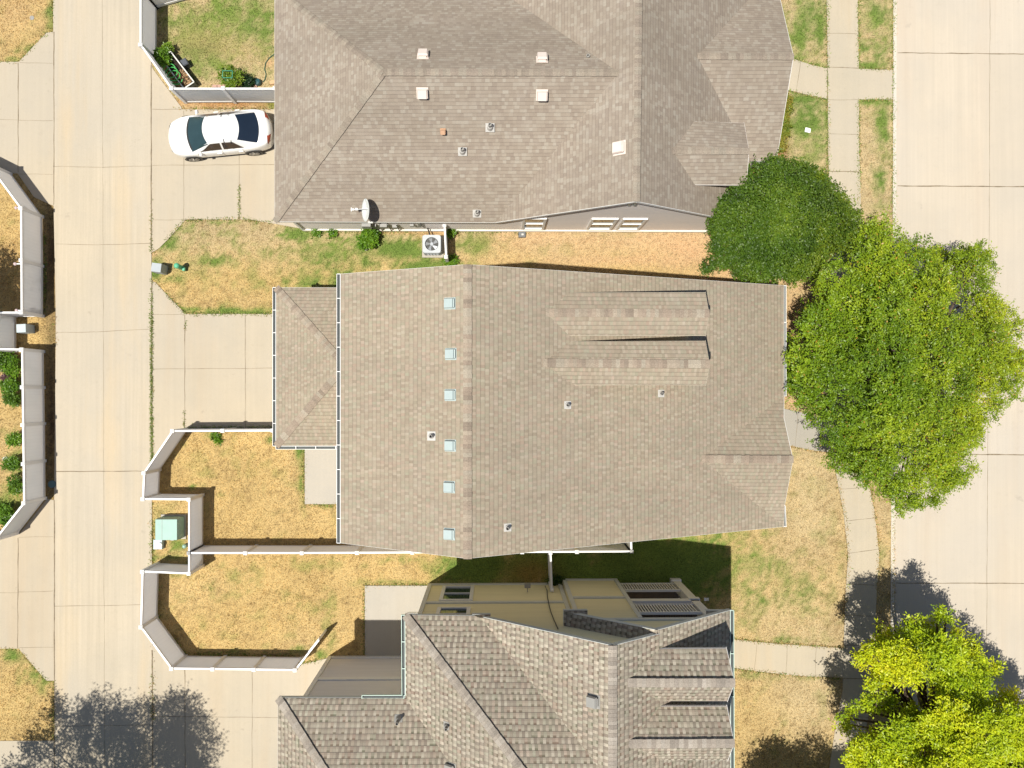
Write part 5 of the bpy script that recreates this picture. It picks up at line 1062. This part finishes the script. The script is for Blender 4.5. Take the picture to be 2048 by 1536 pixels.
def lobes_in(outline, zfun, n, rmin, rmax, seed, zj=.35, inset=.5, fringe=0, holes=()):
    """lobes filling an outline given in pixels; the outline is that of the crown at its own height"""
    rg = random.Random(seed); z0 = zfun(0); xs_ = [p[0] for p in outline]; ys_ = [p[1] for p in outline]; cx, cy = sum(xs_) / len(xs_), sum(ys_) / len(ys_); out = []; tries = 0
    rmx = max(math.hypot(x - cx, y - cy) for x, y in outline); op = np.array(outline, float); seg = []
    for i in range(len(op)):
        a, b = op[i], op[(i + 1) % len(op)]; m_ = max(1, int(np.linalg.norm(b - a) / 8)); seg += [a + (b - a) * k / m_ for k in range(m_)]
    seg = np.array(seg)
    while len(out) < n and tries < n * 60:
        tries += 1; x = rg.uniform(min(xs_), max(xs_)); y = rg.uniform(min(ys_), max(ys_))
        if not inpoly(np.array([x]), np.array([y]), outline)[0]: continue
        if any(((x - hx_) / ha) ** 2 + ((y - hy_) / hb) ** 2 < 1 for hx_, hy_, ha, hb in holes): continue
        dist = np.min(np.hypot(seg[:, 0] - x, seg[:, 1] - y)); e = min(1, dist / (rmx * .55)); z = zfun(e) + rg.uniform(-zj, zj); sc_ = FPX / (CAM_H - z)
        r = min(rg.uniform(rmin, rmax), dist / sc_ - .10)
        if r < rmin * .35: continue
        c = P(x, y, z)
        if any((c - o[0]).length < (r + o[1]) * inset for o in out): continue
        out.append((c, r))
    if fringe:
        for p in seg:
            if rg.random() < fringe:
                z = zfun(0) + rg.uniform(-.4, .6); k = rg.uniform(-.02, .12); x = p[0] + (cx - p[0]) * k; y = p[1] + (cy - p[1]) * k; out.append((P(x, y, z), rg.uniform(.08, .24)))
    return out
def tree(label, outline, zfun, base, n, rmin, rmax, nclump, kper, L, Wd, cols, m, seed, zj=.35, trunk_r=.16, ctint=None, clump=.17, flat=.75, inset=.5, inner=.35, name='tree', up_bias=.45, fringe=.5, holes=()):
    lb = lobes_in(outline, zfun, n, rmin, rmax, seed, zj, inset, fringe, holes); t = thing(name, base, label, 'tree'); hz = zfun(1) - 1.4; rg = random.Random(seed)
    b = Vector(base); fork = b + Vector((rg.uniform(-.1, .1), rg.uniform(-.1, .1), hz * .42))
    mb = MB(); mb.tube([b - Vector((0, 0, .1)), b + Vector((.03, .02, .3)), b.lerp(fork, .6) + Vector((.05, -.03, 0)), fork], [trunk_r * 1.5, trunk_r * 1.1, trunk_r, trunk_r * .85], 12); mb.build('trunk', M['bark'], t, smooth=False)
    for k, (c, r) in enumerate(lb):
        mid_ = fork.lerp(c, .5) + Vector((rg.uniform(-.3, .3), rg.uniform(-.3, .3), rg.uniform(-.5, .1))); mb = MB(); mb.tube([fork - Vector((0, 0, .3 * rg.random())), mid_, c, c + Vector((rg.uniform(-.3, .3), rg.uniform(-.3, .3), r * .5))], [trunk_r * .5, trunk_r * .3, trunk_r * .14, .01], 6)
        for q_ in range(3):
            e = c + Vector((rg.uniform(-1, 1), rg.uniform(-1, 1), rg.uniform(-.1, .6))) * r * .85; mb.tube([mid_.lerp(c, .7), (mid_.lerp(c, .7) + e) / 2 + Vector((0, 0, -.08)), e], [trunk_r * .14, .02, .008], 5)
        mb.build('branch', M['bark'], t)
        if k > 90: break
    leaf_cloud('crown', [c for c, r in lb], [r for c, r in lb], nclump, kper, L, Wd, cols, m, t, seed=seed, ctint=ctint, clump=clump, flat=flat, inner=inner, up_bias=up_bias); return t
T2O = [(1690, 490), (1715, 445), (1760, 432), (1795, 447), (1812, 482), (1850, 480), (1890, 502), (1930, 485), (1975, 487), (1985, 530), (1978, 575), (1990, 592), (2020, 608), (2050, 640), (2064, 700), (2042, 760), (2028, 800), (1988, 832), (1962, 870), (1942, 920), (1948, 945), (1900, 982), (1872, 1000), (1877, 1030), (1850, 1018), (1812, 1038), (1782, 1008), (1755, 982), (1712, 962), (1688, 935), (1663, 945), (1662, 890), (1622, 887), (1620, 815), (1578, 796), (1572, 740), (1570, 688), (1598, 660), (1594, 632), (1640, 596), (1616, 548), (1640, 520), (1672, 520)]
T1O = [(1428, 425), (1448, 390), (1485, 352), (1510, 330), (1560, 315), (1612, 325), (1642, 347), (1667, 370), (1688, 400), (1718, 430), (1712, 470), (1692, 500), (1662, 522), (1625, 545), (1592, 560), (1560, 556), (1520, 562), (1480, 560), (1450, 540), (1412, 535), (1425, 500), (1420, 460)]
T3O = [(1668, 1440), (1692, 1425), (1724, 1402), (1748, 1412), (1772, 1405), (1768, 1380), (1740, 1372), (1735, 1345), (1714, 1305), (1742, 1290), (1750, 1262), (1790, 1262), (1815, 1245), (1878, 1228), (1906, 1255), (1925, 1290), (1950, 1288), (1968, 1320), (2012, 1335), (2030, 1390), (2060, 1420), (2140, 1470), (2180, 1620), (2100, 1760), (1850, 1780), (1770, 1640), (1700, 1560), (1688, 1500)]
YG = [(.028, .07, .007), (.085, .17, .010), (.17, .28, .014), (.28, .385, .018), (.45, .49, .026)]
DG = [(.014, .035, .005), (.040, .085, .009), (.078, .145, .012), (.14, .21, .018), (.24, .30, .025)]
YL = [(.08, .17, .008), (.22, .33, .010), (.40, .50, .013), (.60, .62, .016), (.80, .70, .02)]
def tint2(lp, c, rg):
    x0_, x1_ = P(1600, 700, 6).x, P(2040, 700, 6).x; f = np.clip((lp[:, 0] - x0_) / (x1_ - x0_), 0, 1)[:, None]; yl = np.array([1.35, 1.12, .9]); c = c * (1 + (yl - 1) * f)
    s = rg.random(len(c))[:, None] < .012; return np.where(s, np.array([.45, .26, .04]), c)
tree('large spreading bright green tree over the sidewalk and the street edge', T2O, lambda e: 3.6 + 4.2 * e ** .75, G(1772, 735), 170, .45, 1.0, 10500, 17, .115, .045, YG, M['leafs'], 5, zj=1.0, trunk_r=.2, ctint=tint2, clump=.13, flat=.55, inset=.46, inner=.45, fringe=.75, holes=((1655, 655, 14, 12), (1752, 705, 12, 9), (1932, 745, 14, 10), (1880, 790, 22, 9), (1787, 852, 8, 10), (1760, 865, 10, 7), (1945, 640, 12, 8), (1845, 590, 16, 10), (1680, 790, 12, 14), (1800, 812, 26, 8)))
def tint1(lp, c, rg):
    x0_, x1_ = P(1560, 440, 5).x, P(1700, 440, 5).x; f = np.clip((lp[:, 0] - x0_) / (x1_ - x0_), 0, 1)[:, None]; return c * (1 + (np.array([2.0, 1.45, 1.0]) - 1) * f * rg.random((len(c), 1)))
tree('round dense dark green glossy tree between the two front yards', T1O, lambda e: 3.4 + 2.6 * e ** .6, G(1574, 452), 120, .4, .8, 9500, 13, .105, .05, DG, M['leafd'], 8, zj=.42, fringe=.6, trunk_r=.14, ctint=tint1, clump=.12, flat=.7, inset=.34, inner=.22)
tree('tall yellow-green tree with separate leafy clumps at the bottom right', T3O, lambda e: 4.6 + 3.4 * e ** .7, G(1800, 1420), 60, .5, 1.1, 8500, 19, .14, .052, YL, M['leafs'], 13, zj=1.3, trunk_r=.2, clump=.17, flat=.5, inset=.62, inner=.6, fringe=.35, holes=((1800, 1392, 62, 26), (1768, 1440, 26, 34), (1880, 1318, 9, 24), (1905, 1425, 34, 16), (1960, 1372, 26, 12), (1835, 1480, 30, 14), (2000, 1470, 30, 12)))
# trees standing just outside the frame whose shadows fall into it
def roundtree(label, cx, cy, rad, zt, n, seed, ncl=5000, **kw):
    o_ = [(cx + math.cos(a) * rad * (1 + .18 * math.sin(3 * a + seed)), cy + math.sin(a) * rad * (1 + .15 * math.sin(5 * a))) for a in [k * 2 * math.pi / 24 for k in range(24)]]
    b = P(cx, cy, zt); return tree(label, o_, lambda e: zt - 2.5 + 2.8 * e ** .7, X3(b, 0), n, .7, 1.3, ncl, 9, .13, .06, YG, M['leafs'], seed, zj=.6, clump=.2, inset=.5, inner=.5, **kw)
roundtree('tree standing past the lower left, its shadow over the alley mouth', -60, 1885, 300, 9.5, 60, 31, 9000)
roundtree('tree behind the left fence with its shadow on the golden yard', -262, 590, 110, 5.5, 16, 33, 3000)
roundtree('tree past the bottom edge shading the lawn near the sidewalk', 1640, 1800, 150, 7.0, 24, 35, 5000)
# bushes and plants
def bush(name, label, px, py, r, h, ncl, cols, m=None, L=.09, Wd=.05, seed=1, cat='bush', group=None, lob=6, flat=.8, kper=8, spread=.6):
    q = G(px, py); t = thing(name, q, label, cat, group); rg = random.Random(seed); ce = []; ra = []
    for k in range(lob): a = rg.uniform(0, 6.28); rr_ = rg.uniform(0, r * spread); ce.append(q + Vector((math.cos(a) * rr_, math.sin(a) * rr_, h * rg.uniform(.4, .75)))); ra.append(r * rg.uniform(.35, .6))
    leaf_cloud('foliage', ce, ra, ncl, kper, L, Wd, cols, m or M['leafs'], t, seed=seed, clump=.07, flat=flat, inner=.6)
    mb = MB()
    for c in ce: mb.tube([q, q.lerp(c, .6), c], [.02, .014, .006], 5)
    mb.build('stem', M['bark'], t); return t
BG = [(.04, .10, .008), (.08, .18, .012), (.14, .26, .018), (.22, .32, .02)]
bush('bush', 'round bright green bush growing against the grey wall below the satellite dish', 742, 478, .55, .7, 420, BG, seed=3, L=.11, Wd=.07)
bush('leafy_plant', 'leafy green plant at the upper end of the raised planter', 334, 128, .42, 1.0, 300, BG, seed=4, L=.12); bush('leafy_plant', 'small light green plant in the shade strip above the planter', 341, 103, .26, .7, 110, [(.12, .22, .02), (.22, .33, .03)], seed=5)
bush('tomato_plant', 'tomato plant with yellow-green leaves climbing through the green cage', 466, 163, .55, .9, 260, [(.06, .14, .01), (.15, .24, .02), (.26, .30, .03)], seed=6, cat='plant', spread=.8)
bush('dark_plant', 'dark low plant beside the watering can at the fence', 502, 167, .35, .4, 160, [(.01, .03, .01), (.03, .07, .02)], seed=7, cat='plant')
bush('weed_clump', 'tuft of weeds at the wall end of the white screen fence', 903, 467, .26, .4, 90, BG, seed=8, cat='plant'); bush('weed_clump', 'low weeds around the outer post of the white screen fence', 903, 522, .34, .25, 130, BG, seed=9, cat='plant')
bush('weed_clump', 'small weeds along the wall left of the round bush', 668, 463, .26, .22, 60, BG, seed=10, cat='plant'); bush('weed_clump', 'low weed patch at the wall near the roof corner', 632, 462, .3, .2, 60, BG, seed=12, cat='plant'); bush('dark_plant', 'dark green shrub below the short cross fence by the yellow wall', 1110, 1160, .35, .4, 120, [(.03, .07, .015), (.07, .13, .02)], seed=11, cat='plant')
for k, (px, py) in enumerate(((1567, 205), (1566, 222), (1564, 240), (1562, 258), (1560, 276), (1557, 294))):
    bush('hedge_shrub', 'small shrub %s in the row along the front roof edge' % ('first from the footpath', 'second from the footpath', 'third from the footpath', 'fourth from the footpath', 'fifth from the footpath', 'sixth from the footpath')[k], px, py, .32, .5, 90, [(.06, .12, .01), (.15, .22, .02), (.28, .25, .04), (.30, .14, .05)], seed=40 + k, group='row of front shrubs')
for k, (px, py, r, lb) in enumerate(((14, 722, .55, 'broad green shrub inside the top corner of the lower left yard'), (34, 735, .5, 'dense green shrub against the left fence near its upper corner'), (30, 775, .42, 'green shrub with purple-brown neighbour by the left fence'), (34, 800, .35, 'yellow-green shrub halfway down the upper left fence panel'), (38, 880, .3, 'narrow green shrub at the middle post of the left fence'),
                                    (38, 925, .38, 'green shrub just below the middle post of the left fence'), (38, 970, .36, 'bushy green shrub above the lower bend of the left fence'), (14, 1028, .6, 'dark green spreading shrub at the lower bend of the left fence'))):
    bush('yard_shrub', lb, px, py, r, .7, int(240 * (r / .4) ** 2), BG if k % 3 else [(.03, .08, .01), (.09, .18, .015), (.2, .3, .03)], seed=60 + k, L=.10, group='shrubs along the left fence')
bush('purple_shrub', 'small purple-brown shrub between the green shrubs at the left fence', 22, 760, .28, .5, 100, [(.10, .05, .06), (.2, .11, .11)], seed=71, cat='plant')
bush('weed_clump', 'blue-green weed near the lower roof corner in the dry yard', 597, 882, .22, .12, 50, [(.10, .22, .12), (.14, .26, .10)], seed=72, cat='plant'); bush('weed_clump', 'low green weed patch in the dry yard below the fence', 434, 876, .28, .1, 60, BG, seed=73, cat='plant')
for px, py, lb, k in ((12, 738, 'pale rounded stone among the shrubs of the left yard', 1), (12, 878 + 40, 'whitish stone on the left yard beside the dark hollow', 2)):
    q = G(px, py); t = thing('stone', q, lb, 'stone'); bm_ = MB(); bm_.grid(lambda a, b: q + Vector((math.cos(a * 6.283) * math.sin(b * 1.57) * .16, math.sin(a * 6.283) * math.sin(b * 1.57) * .12, math.cos(b * 1.57) * .11)) * 1.0, 12, 6); bm_.build('rock', M['found'], t)
